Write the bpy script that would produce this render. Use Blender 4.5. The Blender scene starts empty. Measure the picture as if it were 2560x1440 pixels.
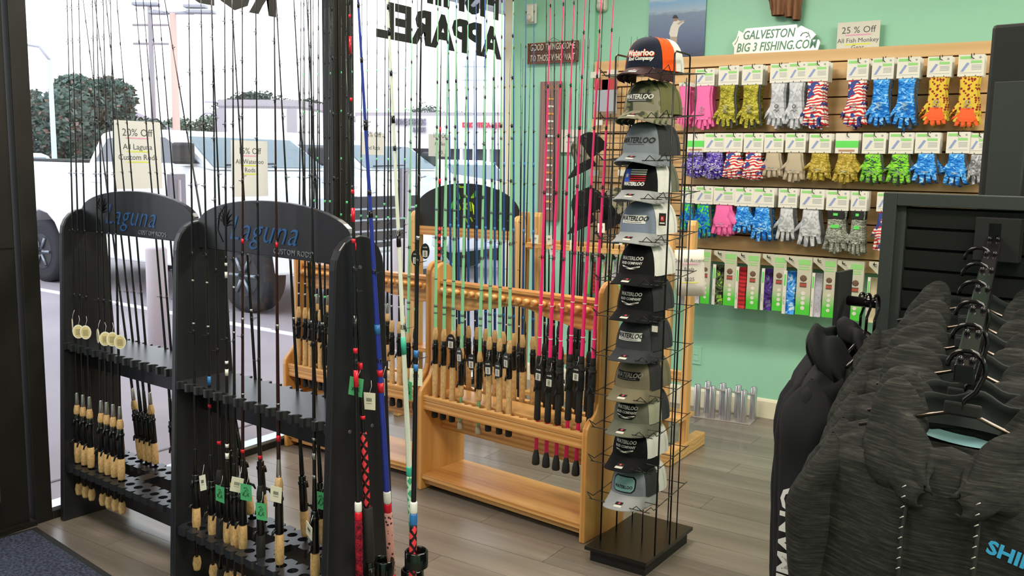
import bpy, math, random
from mathutils import Vector, Matrix, noise
random.seed(7)
S = bpy.context.scene
COL = S.collection
V = Vector
R_ = math.radians
# ---------------- camera ----------------
FPX, PITCH, ROLL, YAW, H = 2272.1, .13502, .01756, .58377, 1.55
fw = V((-math.sin(YAW)*math.cos(PITCH), math.cos(YAW)*math.cos(PITCH), -math.sin(PITCH)))
r0 = V((math.cos(YAW), math.sin(YAW), 0)); u0 = r0.cross(fw)
RR = math.cos(ROLL)*r0 + math.sin(ROLL)*u0
UU = -math.sin(ROLL)*r0 + math.cos(ROLL)*u0
CP = V((0, 0, H))
cam = bpy.data.cameras.new('camera'); camo = bpy.data.objects.new('camera', cam); COL.objects.link(camo)
M = Matrix((RR, UU, -fw)).transposed().to_4x4(); M.translation = CP
camo.matrix_world = M
cam.sensor_width = 36; cam.lens = FPX/2560*36; cam.clip_end = 400; cam.clip_start = .05
S.camera = camo
# ---------------- world, light, exposure ----------------
W = bpy.data.worlds.new('overcast_sky'); S.world = W; W.use_nodes = True
wn = W.node_tree.nodes; wl = W.node_tree.links
bg = wn['Background']; bg.inputs[1].default_value = 2.5
tc = wn.new('ShaderNodeTexCoord'); sx = wn.new('ShaderNodeSeparateXYZ'); cr = wn.new('ShaderNodeValToRGB')
wl.new(tc.outputs['Generated'], sx.inputs[0]); wl.new(sx.outputs[2], cr.inputs[0]); wl.new(cr.outputs[0], bg.inputs[0])
cr.color_ramp.elements[0].position = 0; cr.color_ramp.elements[0].color = (.93, .96, 1, 1)
cr.color_ramp.elements[1].position = .7; cr.color_ramp.elements[1].color = (.80, .90, 1, 1)
def area(name, loc, size, power, color, sy=None, rot=(0, 0, 0)):
    l = bpy.data.lights.new(name, 'AREA'); l.shape = 'RECTANGLE'; l.size = size; l.size_y = sy or size
    l.energy = power; l.color = color
    o = bpy.data.objects.new(name, l); o.location = loc; o.rotation_euler = rot; COL.objects.link(o); return o
WARM = (1, .93, .80)
CEIL = 3.25
LIGHTS = [(-2.2, 3.6), (.4, 3.6), (-2.2, 1.0), (.4, 1.0), (3.2, 3.6), (3.2, 1.0), (.4, -2), (3.2, -2)]
for i, (x, y) in enumerate(LIGHTS):
    area('ceiling_lamp_light', (x, y, CEIL-.09), 1.15, 56, WARM, .55)
S.view_settings.view_transform = 'Standard'; S.view_settings.look = 'None'
S.view_settings.gamma = 1; S.view_settings.use_curve_mapping = False
S.view_settings.exposure = 0.0
# ---------------- pixel -> place helpers (used once, to lay things out on real planes) ----------------
def ray(x, y): return fw + RR*((x-1280)/FPX) - UU*((y-720)/FPX)
def onZ(x, y, z=0.): d = ray(x, y); return CP + d*((z-H)/d.z)
def onX(x, y, X): d = ray(x, y); return CP + d*(X/d.x)
def onY(x, y, Y): d = ray(x, y); return CP + d*(Y/d.y)
def onP(x, y, p, n): d = ray(x, y); return CP + d*((V(p)-CP).dot(V(n))/d.dot(V(n)))
def far(x, y, D): d = ray(x, y); return CP + d*(D/math.hypot(d.x, d.y))
# ---------------- materials ----------------
def lin(c):
    if isinstance(c, str): c = [int(c[i:i+2], 16)/255 for i in (0, 2, 4)]
    return tuple((x/12.92 if x <= .04045 else ((x+.055)/1.055)**2.4) for x in c[:3]) + (1,)
MC = {}
def base(name):
    m = bpy.data.materials.new(name); m.use_nodes = True
    nt = m.node_tree; return m, nt, nt.nodes['Principled BSDF']
def coords(nt, scale=(1, 1, 1), rot=(0, 0, 0)):
    t = nt.nodes.new('ShaderNodeTexCoord'); mp = nt.nodes.new('ShaderNodeMapping')
    mp.inputs['Scale'].default_value = scale; mp.inputs['Rotation'].default_value = rot
    nt.links.new(t.outputs['Object'], mp.inputs[0]); return mp.outputs[0]
def noi(nt, vec, sc, det=3, dist=0, rough=.5):
    n = nt.nodes.new('ShaderNodeTexNoise'); n.inputs['Scale'].default_value = sc; n.inputs['Detail'].default_value = det
    n.inputs['Distortion'].default_value = dist; n.inputs['Roughness'].default_value = rough
    nt.links.new(vec, n.inputs['Vector']); return n.outputs[0]
def ramp(nt, fac, stops, const=False):
    r = nt.nodes.new('ShaderNodeValToRGB'); e = r.color_ramp
    if const: e.interpolation = 'CONSTANT'
    while len(e.elements) < len(stops): e.elements.new(.5)
    for el, (p, c) in zip(e.elements, stops): el.position = p; el.color = lin(c)
    nt.links.new(fac, r.inputs[0]); return r.outputs[0]
def bump(nt, b, h, s, d=.002):
    n = nt.nodes.new('ShaderNodeBump'); n.inputs['Strength'].default_value = s; n.inputs['Distance'].default_value = d
    nt.links.new(h, n.inputs['Height']); nt.links.new(n.outputs[0], b.inputs['Normal'])
def mat(name, c, rough=.5, metal=0, spec=.5, var=0, vs=8, bm=0, bs=60, emit=0, coat=0, alpha=1):
    k = name
    if k in MC: return MC[k]
    m, nt, b = base(name); b.inputs['Roughness'].default_value = rough; b.inputs['Metallic'].default_value = metal
    b.inputs['Base Color'].default_value = lin(c); b.inputs['Specular IOR Level'].default_value = spec
    b.inputs['Coat Weight'].default_value = coat
    if var:
        cc = lin(c); v = coords(nt); f = noi(nt, v, vs, 4)
        r = nt.nodes.new('ShaderNodeValToRGB'); r.color_ramp.elements[0].position = .3; r.color_ramp.elements[1].position = .7
        r.color_ramp.elements[0].color = tuple(x*(1-var) for x in cc[:3])+(1,)
        r.color_ramp.elements[1].color = tuple(min(1, x*(1+var)) for x in cc[:3])+(1,)
        nt.links.new(f, r.inputs[0]); nt.links.new(r.outputs[0], b.inputs['Base Color'])
    if bm: bump(nt, b, noi(nt, coords(nt), bs, 3), bm)
    if emit:
        b.inputs['Emission Color'].default_value = lin(c); b.inputs['Emission Strength'].default_value = emit
    if alpha < 1: b.inputs['Alpha'].default_value = alpha
    MC[k] = m; return m
def wood(name, a, b_, c_, ax=0, sc=1, rough=.35, dist=1.5):
    if name in MC: return MC[name]
    m, nt, b = base(name); s = [14, 14, 14]; s[ax] = .9
    v = coords(nt, tuple(x*sc for x in s)); f = noi(nt, v, 1.6, 5, dist, .6)
    w = nt.nodes.new('ShaderNodeTexWave'); w.inputs['Scale'].default_value = .9; w.inputs['Distortion'].default_value = 5
    w.inputs['Detail'].default_value = 2; w.inputs['Detail Scale'].default_value = .8
    w.bands_direction = 'XYZ'[(ax+2) % 3] if ax != 2 else 'X'
    nt.links.new(v, w.inputs['Vector'])
    mx = nt.nodes.new('ShaderNodeMath'); mx.operation = 'MULTIPLY_ADD'; mx.inputs[1].default_value = .45
    nt.links.new(w.outputs['Fac'], mx.inputs[0])
    m2 = nt.nodes.new('ShaderNodeMath'); m2.operation = 'MULTIPLY'; m2.inputs[1].default_value = .6
    nt.links.new(f, m2.inputs[0]); nt.links.new(m2.outputs[0], mx.inputs[2])
    col = ramp(nt, mx.outputs[0], [(.15, a), (.5, b_), (.8, c_)])
    nt.links.new(col, b.inputs['Base Color']); b.inputs['Roughness'].default_value = rough
    bump(nt, b, mx.outputs[0], .08); MC[name] = m; return m
def camo(name, cols, sc=18, sq=(1, 1, 1), rough=.8, dist=1.5, det=2):
    if name in MC: return MC[name]
    m, nt, b = base(name); v = coords(nt, sq); f = noi(nt, v, sc, det, dist)
    n = len(cols); st = [(0 if i == 0 else .34+.34*(i/(n)), c) for i, c in enumerate(cols)]
    nt.links.new(ramp(nt, f, st, True), b.inputs['Base Color']); b.inputs['Roughness'].default_value = rough
    b.inputs['Specular IOR Level'].default_value = .2; MC[name] = m; return m
def spots(name, bgc, sp, sc=60, th=.35, rough=.8, ring=None):
    if name in MC: return MC[name]
    m, nt, b = base(name); vo = nt.nodes.new('ShaderNodeTexVoronoi'); vo.inputs['Scale'].default_value = sc
    nt.links.new(coords(nt), vo.inputs['Vector'])
    st = [(0, sp), (th, ring or bgc), (th+.1, bgc)]
    nt.links.new(ramp(nt, vo.outputs['Distance'], st, True), b.inputs['Base Color']); b.inputs['Roughness'].default_value = rough
    MC[name] = m; return m
def stripes(name, c1, c2, sc=30, dist=3, axis='Z', rough=.7, c3=None):
    if name in MC: return MC[name]
    m, nt, b = base(name); w = nt.nodes.new('ShaderNodeTexWave'); w.bands_direction = axis
    w.inputs['Scale'].default_value = sc; w.inputs['Distortion'].default_value = dist; w.inputs['Detail'].default_value = 1
    nt.links.new(coords(nt), w.inputs['Vector'])
    col = ramp(nt, w.outputs['Fac'], [(0, c1), (.5, c2)], True)
    if c3:
        f = noi(nt, coords(nt), 22, 1); mk = ramp(nt, f, [(0, '000000'), (.57, 'ffffff')], True)
        mm = nt.nodes.new('ShaderNodeMixRGB'); mm.inputs[2].default_value = lin(c3)
        nt.links.new(mk, mm.inputs[0]); nt.links.new(col, mm.inputs[1]); col = mm.outputs[0]
    nt.links.new(col, b.inputs['Base Color']); b.inputs['Roughness'].default_value = rough; MC[name] = m; return m
def diamond(name, c1, c2, sc=15, rough=.4, sw=.45):
    if name in MC: return MC[name]
    m, nt, b = base(name); t = nt.nodes.new('ShaderNodeTexCoord'); fs = []
    for s in (1, -1):
        mp = nt.nodes.new('ShaderNodeMapping'); mp.inputs['Rotation'].default_value = (s*.75, s*.75, 0)
        nt.links.new(t.outputs['Object'], mp.inputs[0])
        w = nt.nodes.new('ShaderNodeTexWave'); w.bands_direction = 'Z'; w.inputs['Scale'].default_value = sc
        w.inputs['Distortion'].default_value = 0; nt.links.new(mp.outputs[0], w.inputs['Vector']); fs.append(w.outputs['Fac'])
    mx = nt.nodes.new('ShaderNodeMath'); mx.operation = 'MAXIMUM'
    nt.links.new(fs[0], mx.inputs[0]); nt.links.new(fs[1], mx.inputs[1])
    nt.links.new(ramp(nt, mx.outputs[0], [(0, c2), (sw+.3, c1)], True), b.inputs['Base Color'])
    b.inputs['Roughness'].default_value = rough; MC[name] = m; return m
def glassmat(name, tint='ffffff', f0=.06):
    m = bpy.data.materials.new(name); m.use_nodes = True; nt = m.node_tree; nt.nodes.clear()
    o = nt.nodes.new('ShaderNodeOutputMaterial'); mx = nt.nodes.new('ShaderNodeMixShader')
    t = nt.nodes.new('ShaderNodeBsdfTransparent'); t.inputs[0].default_value = lin(tint)
    g = nt.nodes.new('ShaderNodeBsdfGlossy'); g.inputs['Roughness'].default_value = .02
    lw = nt.nodes.new('ShaderNodeLayerWeight'); lw.inputs[0].default_value = .5
    pw = nt.nodes.new('ShaderNodeMath'); pw.operation = 'POWER'; pw.inputs[1].default_value = 5; nt.links.new(lw.outputs['Facing'], pw.inputs[0])
    ma = nt.nodes.new('ShaderNodeMath'); ma.operation = 'MULTIPLY_ADD'; ma.inputs[1].default_value = .9; ma.inputs[2].default_value = .03; nt.links.new(pw.outputs[0], ma.inputs[0])
    nt.links.new(ma.outputs[0], mx.inputs[0]); nt.links.new(t.outputs[0], mx.inputs[1]); nt.links.new(g.outputs[0], mx.inputs[2])
    nt.links.new(mx.outputs[0], o.inputs[0]); return m
# ---------------- mesh builder ----------------
class MB:
    def __init__(s): s.v = []; s.f = []; s.m = []; s.s = []
    def add(s, vs, fs, m=0, sm=False):
        o = len(s.v); s.v += [tuple(v) for v in vs]
        for f in fs: s.f.append([i+o for i in f]); s.m.append(m); s.s.append(sm)
        return s
    def box(s, x0, x1, y0, y1, z0, z1, m=0):
        vs = [(x, y, z) for z in (z0, z1) for y in (y0, y1) for x in (x0, x1)]
        return s.add(vs, [(0, 2, 3, 1), (4, 5, 7, 6), (0, 1, 5, 4), (2, 6, 7, 3), (0, 4, 6, 2), (1, 3, 7, 5)], m)
    def tube(s, pts, rad, n=8, m=0, caps=True, sm=True, fl=1.):
        pts = [V(p) for p in pts]
        if not isinstance(rad, (list, tuple)): rad = [rad]*len(pts)
        o = []; fs = []; ref = None
        for i, p in enumerate(pts):
            d = (pts[min(i+1, len(pts)-1)] - pts[max(i-1, 0)]).normalized()
            if ref is None:
                ref = V((0, 1, 0)) if abs(d.y) < .9 else V((1, 0, 0))
            a = (ref - d*ref.dot(d)).normalized(); b = d.cross(a); ref = a
            for k in range(n):
                t = 2*math.pi*k/n; o.append(p + a*(math.cos(t)*rad[i]*fl) + b*(math.sin(t)*rad[i]))
        for i in range(len(pts)-1):
            for k in range(n):
                k2 = (k+1) % n; fs.append((i*n+k, i*n+k2, (i+1)*n+k2, (i+1)*n+k))
        s.add(o, fs, m, sm)
        if caps:
            L = len(s.v)-len(o); s.f.append([L+k for k in reversed(range(n))]); s.m.append(m); s.s.append(False)
            s.f.append([L+(len(pts)-1)*n+k for k in range(n)]); s.m.append(m); s.s.append(False)
        return s
    def lathe(s, prof, n=12, m=0, o=(0, 0, 0), sm=True, caps=True):
        return s.tube([(o[0], o[1], o[2]+z) for r, z in prof], [max(r, .0002) for r, z in prof], n, m, caps, sm) if all(prof[i+1][1] > prof[i][1] for i in range(len(prof)-1)) else s._lathe(prof, n, m, o, sm)
    def _lathe(s, prof, n, m, o, sm):
        vs = []; fs = []
        for r, z in prof:
            for k in range(n): t = 2*math.pi*k/n; vs.append((o[0]+r*math.cos(t), o[1]+r*math.sin(t), o[2]+z))
        for i in range(len(prof)-1):
            for k in range(n): k2 = (k+1) % n; fs.append((i*n+k, i*n+k2, (i+1)*n+k2, (i+1)*n+k))
        return s.add(vs, fs, m, sm)
    def prism(s, poly, a, b, ax='y', m=0):
        n = len(poly)
        def P(u, w, t): return {'y': (u, t, w), 'x': (t, u, w), 'z': (u, w, t)}[ax]
        vs = [P(u, w, a) for u, w in poly]+[P(u, w, b) for u, w in poly]
        fs = [list(range(n)), [n+i for i in reversed(range(n))]]+[(i, n+i, n+(i+1) % n, (i+1) % n) for i in range(n)]
        return s.add(vs, fs, m)
    def ball(s, c, r, n=8, m=0, sq=(1, 1, 1)):
        vs = []; fs = []; k2 = n//2
        for i in range(k2+1):
            t = math.pi*i/k2
            for k in range(n):
                p = 2*math.pi*k/n; vs.append((c[0]+r*sq[0]*math.sin(t)*math.cos(p), c[1]+r*sq[1]*math.sin(t)*math.sin(p), c[2]+r*sq[2]*math.cos(t)))
        for i in range(k2):
            for k in range(n): q = (k+1) % n; fs.append((i*n+k, (i+1)*n+k, (i+1)*n+q, i*n+q))
        return s.add(vs, fs, m, True)
    def grid(s, fn, nu, nv, m=0, sm=True):
        vs = [fn(i/nu, j/nv) for j in range(nv+1) for i in range(nu+1)]
        fs = [(j*(nu+1)+i, j*(nu+1)+i+1, (j+1)*(nu+1)+i+1, (j+1)*(nu+1)+i) for j in range(nv) for i in range(nu)]
        return s.add(vs, fs, m, sm)
    def mesh(s, name, mats):
        me = bpy.data.meshes.new(name); me.from_pydata(s.v, [], s.f)
        for m in (mats if isinstance(mats, (list, tuple)) else [mats]): me.materials.append(m)
        me.polygons.foreach_set('material_index', s.m); me.polygons.foreach_set('use_smooth', s.s); me.update(); return me
    def build(s, name, mats, parent=None, loc=(0, 0, 0), rz=0, bevel=0, solid=0):
        o = link(name, s.mesh(name, mats), parent, loc, rz)
        if solid: q = o.modifiers.new('solid', 'SOLIDIFY'); q.thickness = solid; q.offset = 0
        if bevel: q = o.modifiers.new('bevel', 'BEVEL'); q.width = bevel; q.segments = 2; q.limit_method = 'ANGLE'
        return o
def link(name, data, parent=None, loc=(0, 0, 0), rz=0, rot=None):
    o = bpy.data.objects.new(name, data); COL.objects.link(o); o.parent = parent; o.location = loc
    o.rotation_euler = rot if rot else (0, 0, rz); return o
def thing(name, label, cat, loc=(0, 0, 0), rz=0, group=None, rot=None):
    o = link(name, None, None, loc, rz, rot); o.empty_display_size = .05; tag(o, label, cat, group); return o
def tag(o, label, cat, group=None):
    o['label'] = label; o['category'] = cat
    if group: o['group'] = group
    return o
def struct(o): o['kind'] = 'structure'; return o
def stuff(o): o['kind'] = 'stuff'; return o
def copy_tree(o, parent=None):
    c = o.copy(); COL.objects.link(c); c.parent = parent
    for ch in list(o.children): copy_tree(ch, c)
    return c
TX = {}
def text(name, s, size, m, parent, loc, rot=(R_(90), 0, 0), ex=.0006, shear=0, bold=0, sp=1, al='CENTER', sx=1, fn=None, cuts=0):
    k = (s, size, ex, shear, bold, sp, al, sx, m.name)
    if k in TX and not fn: me = TX[k]
    else:
        c = bpy.data.curves.new('t', 'FONT'); c.body = s; c.size = size; c.extrude = ex; c.shear = shear; c.offset = bold
        c.space_character = sp; c.align_x = al; c.resolution_u = 2; c.space_line = .9
        o = bpy.data.objects.new('t', c); COL.objects.link(o)
        dg = bpy.context.evaluated_depsgraph_get(); me = bpy.data.meshes.new_from_object(o.evaluated_get(dg))
        bpy.data.objects.remove(o); bpy.data.curves.remove(c)
        if sx != 1:
            for v in me.vertices: v.co.x *= sx
            if sx < 0: me.flip_normals()
        if fn:
            for v in me.vertices: v.co = fn(v.co)
        me.materials.clear(); me.materials.append(m); TX[k] = me
    o = link(name, me, parent, loc, rot=rot); return o
ORD = ['first', 'second', 'third', 'fourth', 'fifth', 'sixth', 'seventh', 'eighth', 'ninth', 'tenth', 'eleventh', 'twelfth', 'thirteenth', 'fourteenth', 'fifteenth', 'sixteenth']
# common materials
BLACK = mat('black_paint', '171817', .55, var=.15, vs=4, bm=.05, bs=200)
RACKB = mat('black_rack_board', '202125', .33, var=.1, vs=3, bm=.05, bs=150)
STEEL = mat('chrome', 'd8d8d8', .2, 1)
WIRE = mat('black_wire', '111111', .35)
PAPER = mat('white_paper', 'dcd8cc', .8)
INK = mat('grey_ink', '555555', .7)
CORK = camo('cork', ['c29a66', 'd0a975', 'd4ae7a', 'd9b582'], 120, (1, 1, .5))
FOAM = mat('black_foam', '181818', .75, bm=.15, bs=400)
SEAT = mat('black_reel_seat', '101010', .22)
CARBON = mat('black_blank', '141216', .2)
SILV = mat('silver_band', 'b9b9b9', .25, .9)
PINK_L = mat('highlighter_pink', 'e7a0c0', .7); YEL_L = mat('highlighter_yellow', 'dde34a', .7)
PAL = lambda: None
PINE = wood('pine_boards', 'b5733a', 'd69a58', 'e2ae6c', 0)
PINEV = wood('pine_uprights', 'b8783e', 'd29650', 'dda763', 2)
MAPLE = wood('maple_rails', 'c99557', 'd9ab6c', 'e3ba80', 0, 1, .4)
MAPLEV = wood('maple_posts', 'c99557', 'd6a768', 'e3ba80', 2, 1, .4)
# ================= STRUCTURE =================
WX, WY = -3.70, 5.53
TEAL = mat('mint_wall_paint', '9bd3b7', .55, var=.02, vs=2, bm=.12, bs=90)
CREAM = mat('cream_trim', 'e6dfc6', .45)
PLANK = []
for i, (a, b_, c_) in enumerate((('695f55', '8b8176', 'a2988c'), ('645a51', '857b70', '9c9287'), ('6e655b', '8f857a', 'a59c91'), ('5f564e', '81776d', '999084'))):
    PLANK.append(wood('grey_plank_%s' % 'abcd'[i], a, b_, c_, 0, .5, .3, 2.5))
fl = struct(MB().box(-3.9, 5, -4, WY+.1, -.08, -.012).build('floor', PLANK[1]))
fw_, flen = .182, 1.22
planks = [MB().box(0, flen-.002, 0, fw_-.002, -.012, 0).mesh('plank', p) for p in PLANK]
rest = MB(); r = 0; y = -4.0
while y < WY-.02:
    x = -3.72-(r*.43 % flen)
    while x < 5:
        a, b_ = max(x, -3.72), min(x+flen, 5)
        if b_-a > .05:
            if y > 1.2 and y+fw_ < WY-.03 and a < 1.3:
                if a == x and b_ == x+flen: o = link('plank', planks[(r*7+int(x*3+99)) % 4], fl, (x, y, 0))
                else: o = MB().box(0, b_-a-.002, 0, fw_-.002, -.012, 0).build('plank', PLANK[(r*5+int(a*3+99)) % 4], fl, (a, y, 0))
            else: rest.box(a, b_-.002, y, min(y+fw_, WY+.02)-.002, -.012, 0)
        x += flen
    y += fw_; r += 1
stuff(rest.build('planks_beyond_view', PLANK[1], fl))
ceil = struct(MB().box(-4.0, 5.1, -4.1, WY+.2, CEIL, CEIL+.1).build('ceiling', mat('ceiling_tile', 'e6e3dc', .9)))
LAMP = mat('lamp_diffuser', 'fff6e6', .5, emit=3.5)
for i, (x, y) in enumerate(LIGHTS):
    t = thing('ceiling_light', 'rectangular recessed ceiling light with white frame, %s one above the shop floor' % ORD[i], 'light', (x, y, CEIL), group='ceiling lights')
    MB().box(-.62, .62, -.33, .33, -.03, 0).build('frame', mat('white_metal', 'eeeeee', .4), t)
    MB().box(-.58, .58, -.29, .29, -.04, -.03).build('diffuser', LAMP, t)
# glove wall (back), with the shallow pier beside the window
struct(MB().box(-3.0, 5, WY, WY+.15, -.05, CEIL).build('wall_back', TEAL))
struct(MB().box(-3.645, -3.0, WY-.045, WY+.15, -.05, CEIL).build('wall_pier', TEAL))
struct(MB().box(-3.72, -3.645, WY-.06, WY+.15, -.05, CEIL).build('trim_1', CREAM))
struct(MB().box(4.95, 5.1, -4.1, WY+.1, -.05, CEIL).build('wall_right', TEAL))
struct(MB().box(-3.9, 5, -4.15, -4, -.05, CEIL).build('wall_front', TEAL))
bp = [(0, 0), (0, .105), (.006, .118), (.016, .122), (.016, 0)]
struct(MB().prism([(WY-.016+u, z) for u, z in bp], -3.0, 4.9, 'x').build('baseboard_back', CREAM))
struct(MB().prism([(WY-.061+u, z) for u, z in bp], -3.645, -2.985, 'x').build('baseboard_pier', CREAM))
o = MB().box(-.035, .035, -.006, 0, -.058, .058).box(-.016, .016, -.009, -.006, -.034, -.002).box(-.016, .016, -.009, -.006, .004, .036)
pl = tag(o.build('outlet_cover', TEAL), 'mint painted outlet cover low on the back wall', 'outlet'); pl.location = onY(1741, 888, WY)
# window wall
DF = mat('dark_bronze_frame', '1f1d1a', .5, .3, var=.3, vs=6, bm=.03, bs=150)
GL = glassmat('window_glass')
wf = MB()
wf.box(WX-.12, WX, 1.97, 2.043, 0, CEIL).box(WX-.10, WX-.008, 3.772, 3.931, 0, CEIL).box(WX-.012, WX+.001, 3.80, 3.85, 0, CEIL)
wf.box(WX-.10, WX, 2.043, 5.47, 0, .036).box(WX-.10, WX, 2.043, 5.47, 2.95, CEIL)
struct(wf.build('window_frame', DF, bevel=.003))
sil = struct(MB().box(WX-.09, WX-.004, 2.043, 5.47, .036, .052).build('trim_2', mat('silver_sill', 'b8bcc4', .25, .8)))
w1 = struct(MB().box(WX-.056, WX-.05, 2.043, 3.772, .05, 2.95).build('window_1', GL))
w2 = struct(MB().box(WX-.056, WX-.05, 3.931, 5.47, .05, 2.95).build('window_2', GL))
struct(MB().box(WX-.15, WX, -4.1, .70, -.05, CEIL).box(WX-.15, WX, .70, 1.97, 2.35, CEIL).build('wall_left', DF))
dr = struct(MB().box(WX-.07, WX-.02, 1.84, 1.955, .02, 2.33).box(WX-.07, WX-.02, .80, .92, .02, 2.33).box(WX-.07, WX-.02, .92, 1.84, .02, .135).box(WX-.07, WX-.02, .92, 1.84, 2.2, 2.33).build('door_1', DF, bevel=.002))
struct(MB().box(WX-.048, WX-.042, .92, 1.84, .135, 2.2).build('door_glass', GL, dr))
MB().box(WX-.02, WX+.03, .95, 1.83, 1.00, 1.03).build('push_bar', DF, dr)
MB().box(WX-.02, WX-.014, 1.85, 1.95, 1.18, 1.20).build('stile_plate', DF, dr)
struct(MB().box(WX-.12, WX, .70, .79, 0, 2.35).box(WX-.12, WX+.01, .79, 1.97, 0, .02).box(WX-.12, WX, .79, 1.97, 2.33, 2.40).build('door_2', DF))
# painted window lettering, seen mirrored from inside
LET = mat('black_window_lettering', '2b2a2a', .6)
def winword(s, px_right, base_z, h, y_right, width, parent):
    me = text('window_lettering', s, h*1.39, LET, parent, (WX-.046, y_right, base_z), (R_(90), 0, R_(90)), .0008, 0, .012, 1, 'LEFT', -1)
    xs = [v.co.x for v in me.data.vertices]; w = max(xs)-min(xs); me.scale.x = width/w
    me.location.y = y_right + max(xs)*0; return me
winword('APPAREL', 0, 2.298, .205, 5.462, 1.32, w2)
winword('FISHING', 0, 2.565, .205, 5.45, 1.24, w2)
winword('RODS', 0, 2.302, .205, 3.40, .72, w1)
TPAPER, nt_, b_ = base('window_paper'); b_.inputs['Base Color'].default_value = lin('f0eeea'); b_.inputs['Roughness'].default_value = .9
tr_ = nt_.nodes.new('ShaderNodeBsdfTranslucent'); tr_.inputs[0].default_value = lin('eeeef2'); mx_ = nt_.nodes.new('ShaderNodeMixShader'); mx_.inputs[0].default_value = .3
nt_.links.new(b_.outputs[0], mx_.inputs[1]); nt_.links.new(tr_.outputs[0], mx_.inputs[2]); nt_.links.new(mx_.outputs[0], nt_.nodes['Material Output'].inputs[0])
# paper signs on the window, backs of two more
def paper_sign(label, yc, zc, w, h, lines, X=WX-.038, face=1, rot=0):
    t = thing('paper_sign', label, 'sign', (X, yc, zc), 0, rot=(rot, 0, R_(90)))
    MB().box(-w/2, w/2, -.0015, 0, -h/2, h/2).build('sheet', TPAPER, t)
    for s, z, sz, hl in lines:
        text('printed_line', s, sz, INK, t, (0, -.002, z), ex=.0002)
        if hl: MB().box(-w*.24, w*.24, -.0024, -.0016, z-.012, z-.007).build('highlighter_line', hl, t)
    return t
paper_sign('white paper sign reading 20% Off All Laguna Custom Rods taped to the left window', 2.545, 1.563, .243, .305,
           [('20% Off', .085, .047, PINK_L), ('All Laguna', .025, .036, YEL_L), ('Custom Rods', -.022, .036, YEL_L)])
paper_sign('white paper sign reading 15% Off All Waterloo Rods taped to the left window', 3.188, 1.505, .236, .285,
           [('15% Off', .075, .045, PINK_L), ('All Waterloo', .025, .034, YEL_L), ('Rods', -.018, .034, YEL_L)])
a = onX(913, 330, WX); b_ = onX(972, 388, WX)
paper_sign('faded paper sign reading 15% Off on the right window beside the mullion', (a.y+b_.y)/2, (a.z+b_.z)/2, b_.y-a.y, a.z-b_.z,
           [('15% Off', .04, .045, None), ('Rod Rack', -.035, .034, None)])
a = onX(1083, 335, WX); b_ = onX(1137, 392, WX)
paper_sign('faded paper sign on the right window behind the mint rods', (a.y+b_.y)/2, (a.z+b_.z)/2, b_.y-a.y, a.z-b_.z,
           [('15% Off', .05, .045, None), ('All Mint', .0, .034, None), ('Rods', -.05, .034, None)])
# ---- slatwall ----
SY = 5.477
g0 = onY(2096, 157, WY-.02).z
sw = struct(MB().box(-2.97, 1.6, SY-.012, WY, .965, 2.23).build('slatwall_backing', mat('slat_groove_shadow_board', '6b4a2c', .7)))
SLM = wood('slatwall_laminate', 'cfa571', 'd8b07c', 'dfba88', 0, .35, .42, .6)
tiers = [(2.235, 1.766), (1.766, 1.441), (1.441, 1.045), (1.045, .965)]
MB().box(-2.97, 1.6, SY-.036, SY-.012, g0+.004, 2.235).build('slat', SLM, sw, bevel=.002)
for k, (zt, zb) in enumerate(tiers):
    if k == 0: zt = g0
    n = max(1, round((zt-zb)/.094)); h = (zt-zb)/n
    for i in range(n):
        z1 = zt-i*h-.004; z0 = zt-(i+1)*h+.004; ex = .02 if (i == n-1 and k < 3) else 0
        MB().box(-2.97, 1.6, SY-.036-ex, SY-.012, z0, z1).build('slat', SLM, sw, bevel=.002)
HK = WIRE
def wallhook(x, z, ln=.24, y=SY-.036):
    MB().tube([(x, y, z), (x, y-ln, z+.004), (x, y-ln-.004, z+.018)], .0028, 6).box(x-.012, x+.012, y-.004, y, z-.02, z+.012).build('display_hook', HK, sw)
# ================= OUTSIDE =================
CONC = mat('parking_concrete', '9f959b', .85, var=.12, vs=.8, bm=.1, bs=40)
g = struct(MB().box(-160, WX-.12, -60, 160, -.4, -.1).build('floor_parking_lot', CONC))
STR = mat('white_road_paint', 'e8e8ea', .8)
def stripe(p, q, w=.11):
    d = (q-p).normalized(); n = V((-d.y, d.x, 0))*w/2
    o = MB().prism([tuple((p+n).xy), tuple((q+n).xy), tuple((q-n).xy), tuple((p-n).xy)], -.1, -.094, 'z'); return tag(o.build('parking_stripe', STR), '', 'marking')
s1 = stripe(V((-11.5, 6.13, 0)), V((-6.2, 5.98, 0))); s1['label'] = 'white painted parking line on the concrete nearest the window'
s2 = stripe(V((-11.5, 9.2, 0)), V((-6.2, 9.05, 0))); s2['label'] = 'white painted parking line beyond the nearest pickup truck'
tag(MB().box(-4.42, -4.40, 1.5, 9, -.1, -.096).build('pavement_joint', mat('joint_grey', '6f6a70', .9)), 'thin expansion joint across the pavement outside the window', 'joint')
BOL = mat('pale_pink_bollard_paint', 'c9bdc3', .6)
def bollard(x, y, z, label):
    t = thing('bollard', label, 'bollard', (x, y, -.1)); MB().lathe([(.085, 0), (.085, z-.02), (.075, z-.005), (.03, z)], 20).build('post', BOL, t)
    MB().lathe([(.13, 0), (.13, .012)], 20).build('base_plate', BOL, t)
bollard(-6.53, 4.58, .93, 'pale round bollard seen through the left black rack')
bollard(-5.20, 6.10, .99, 'pale round bollard right of the window mullion')
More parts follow.
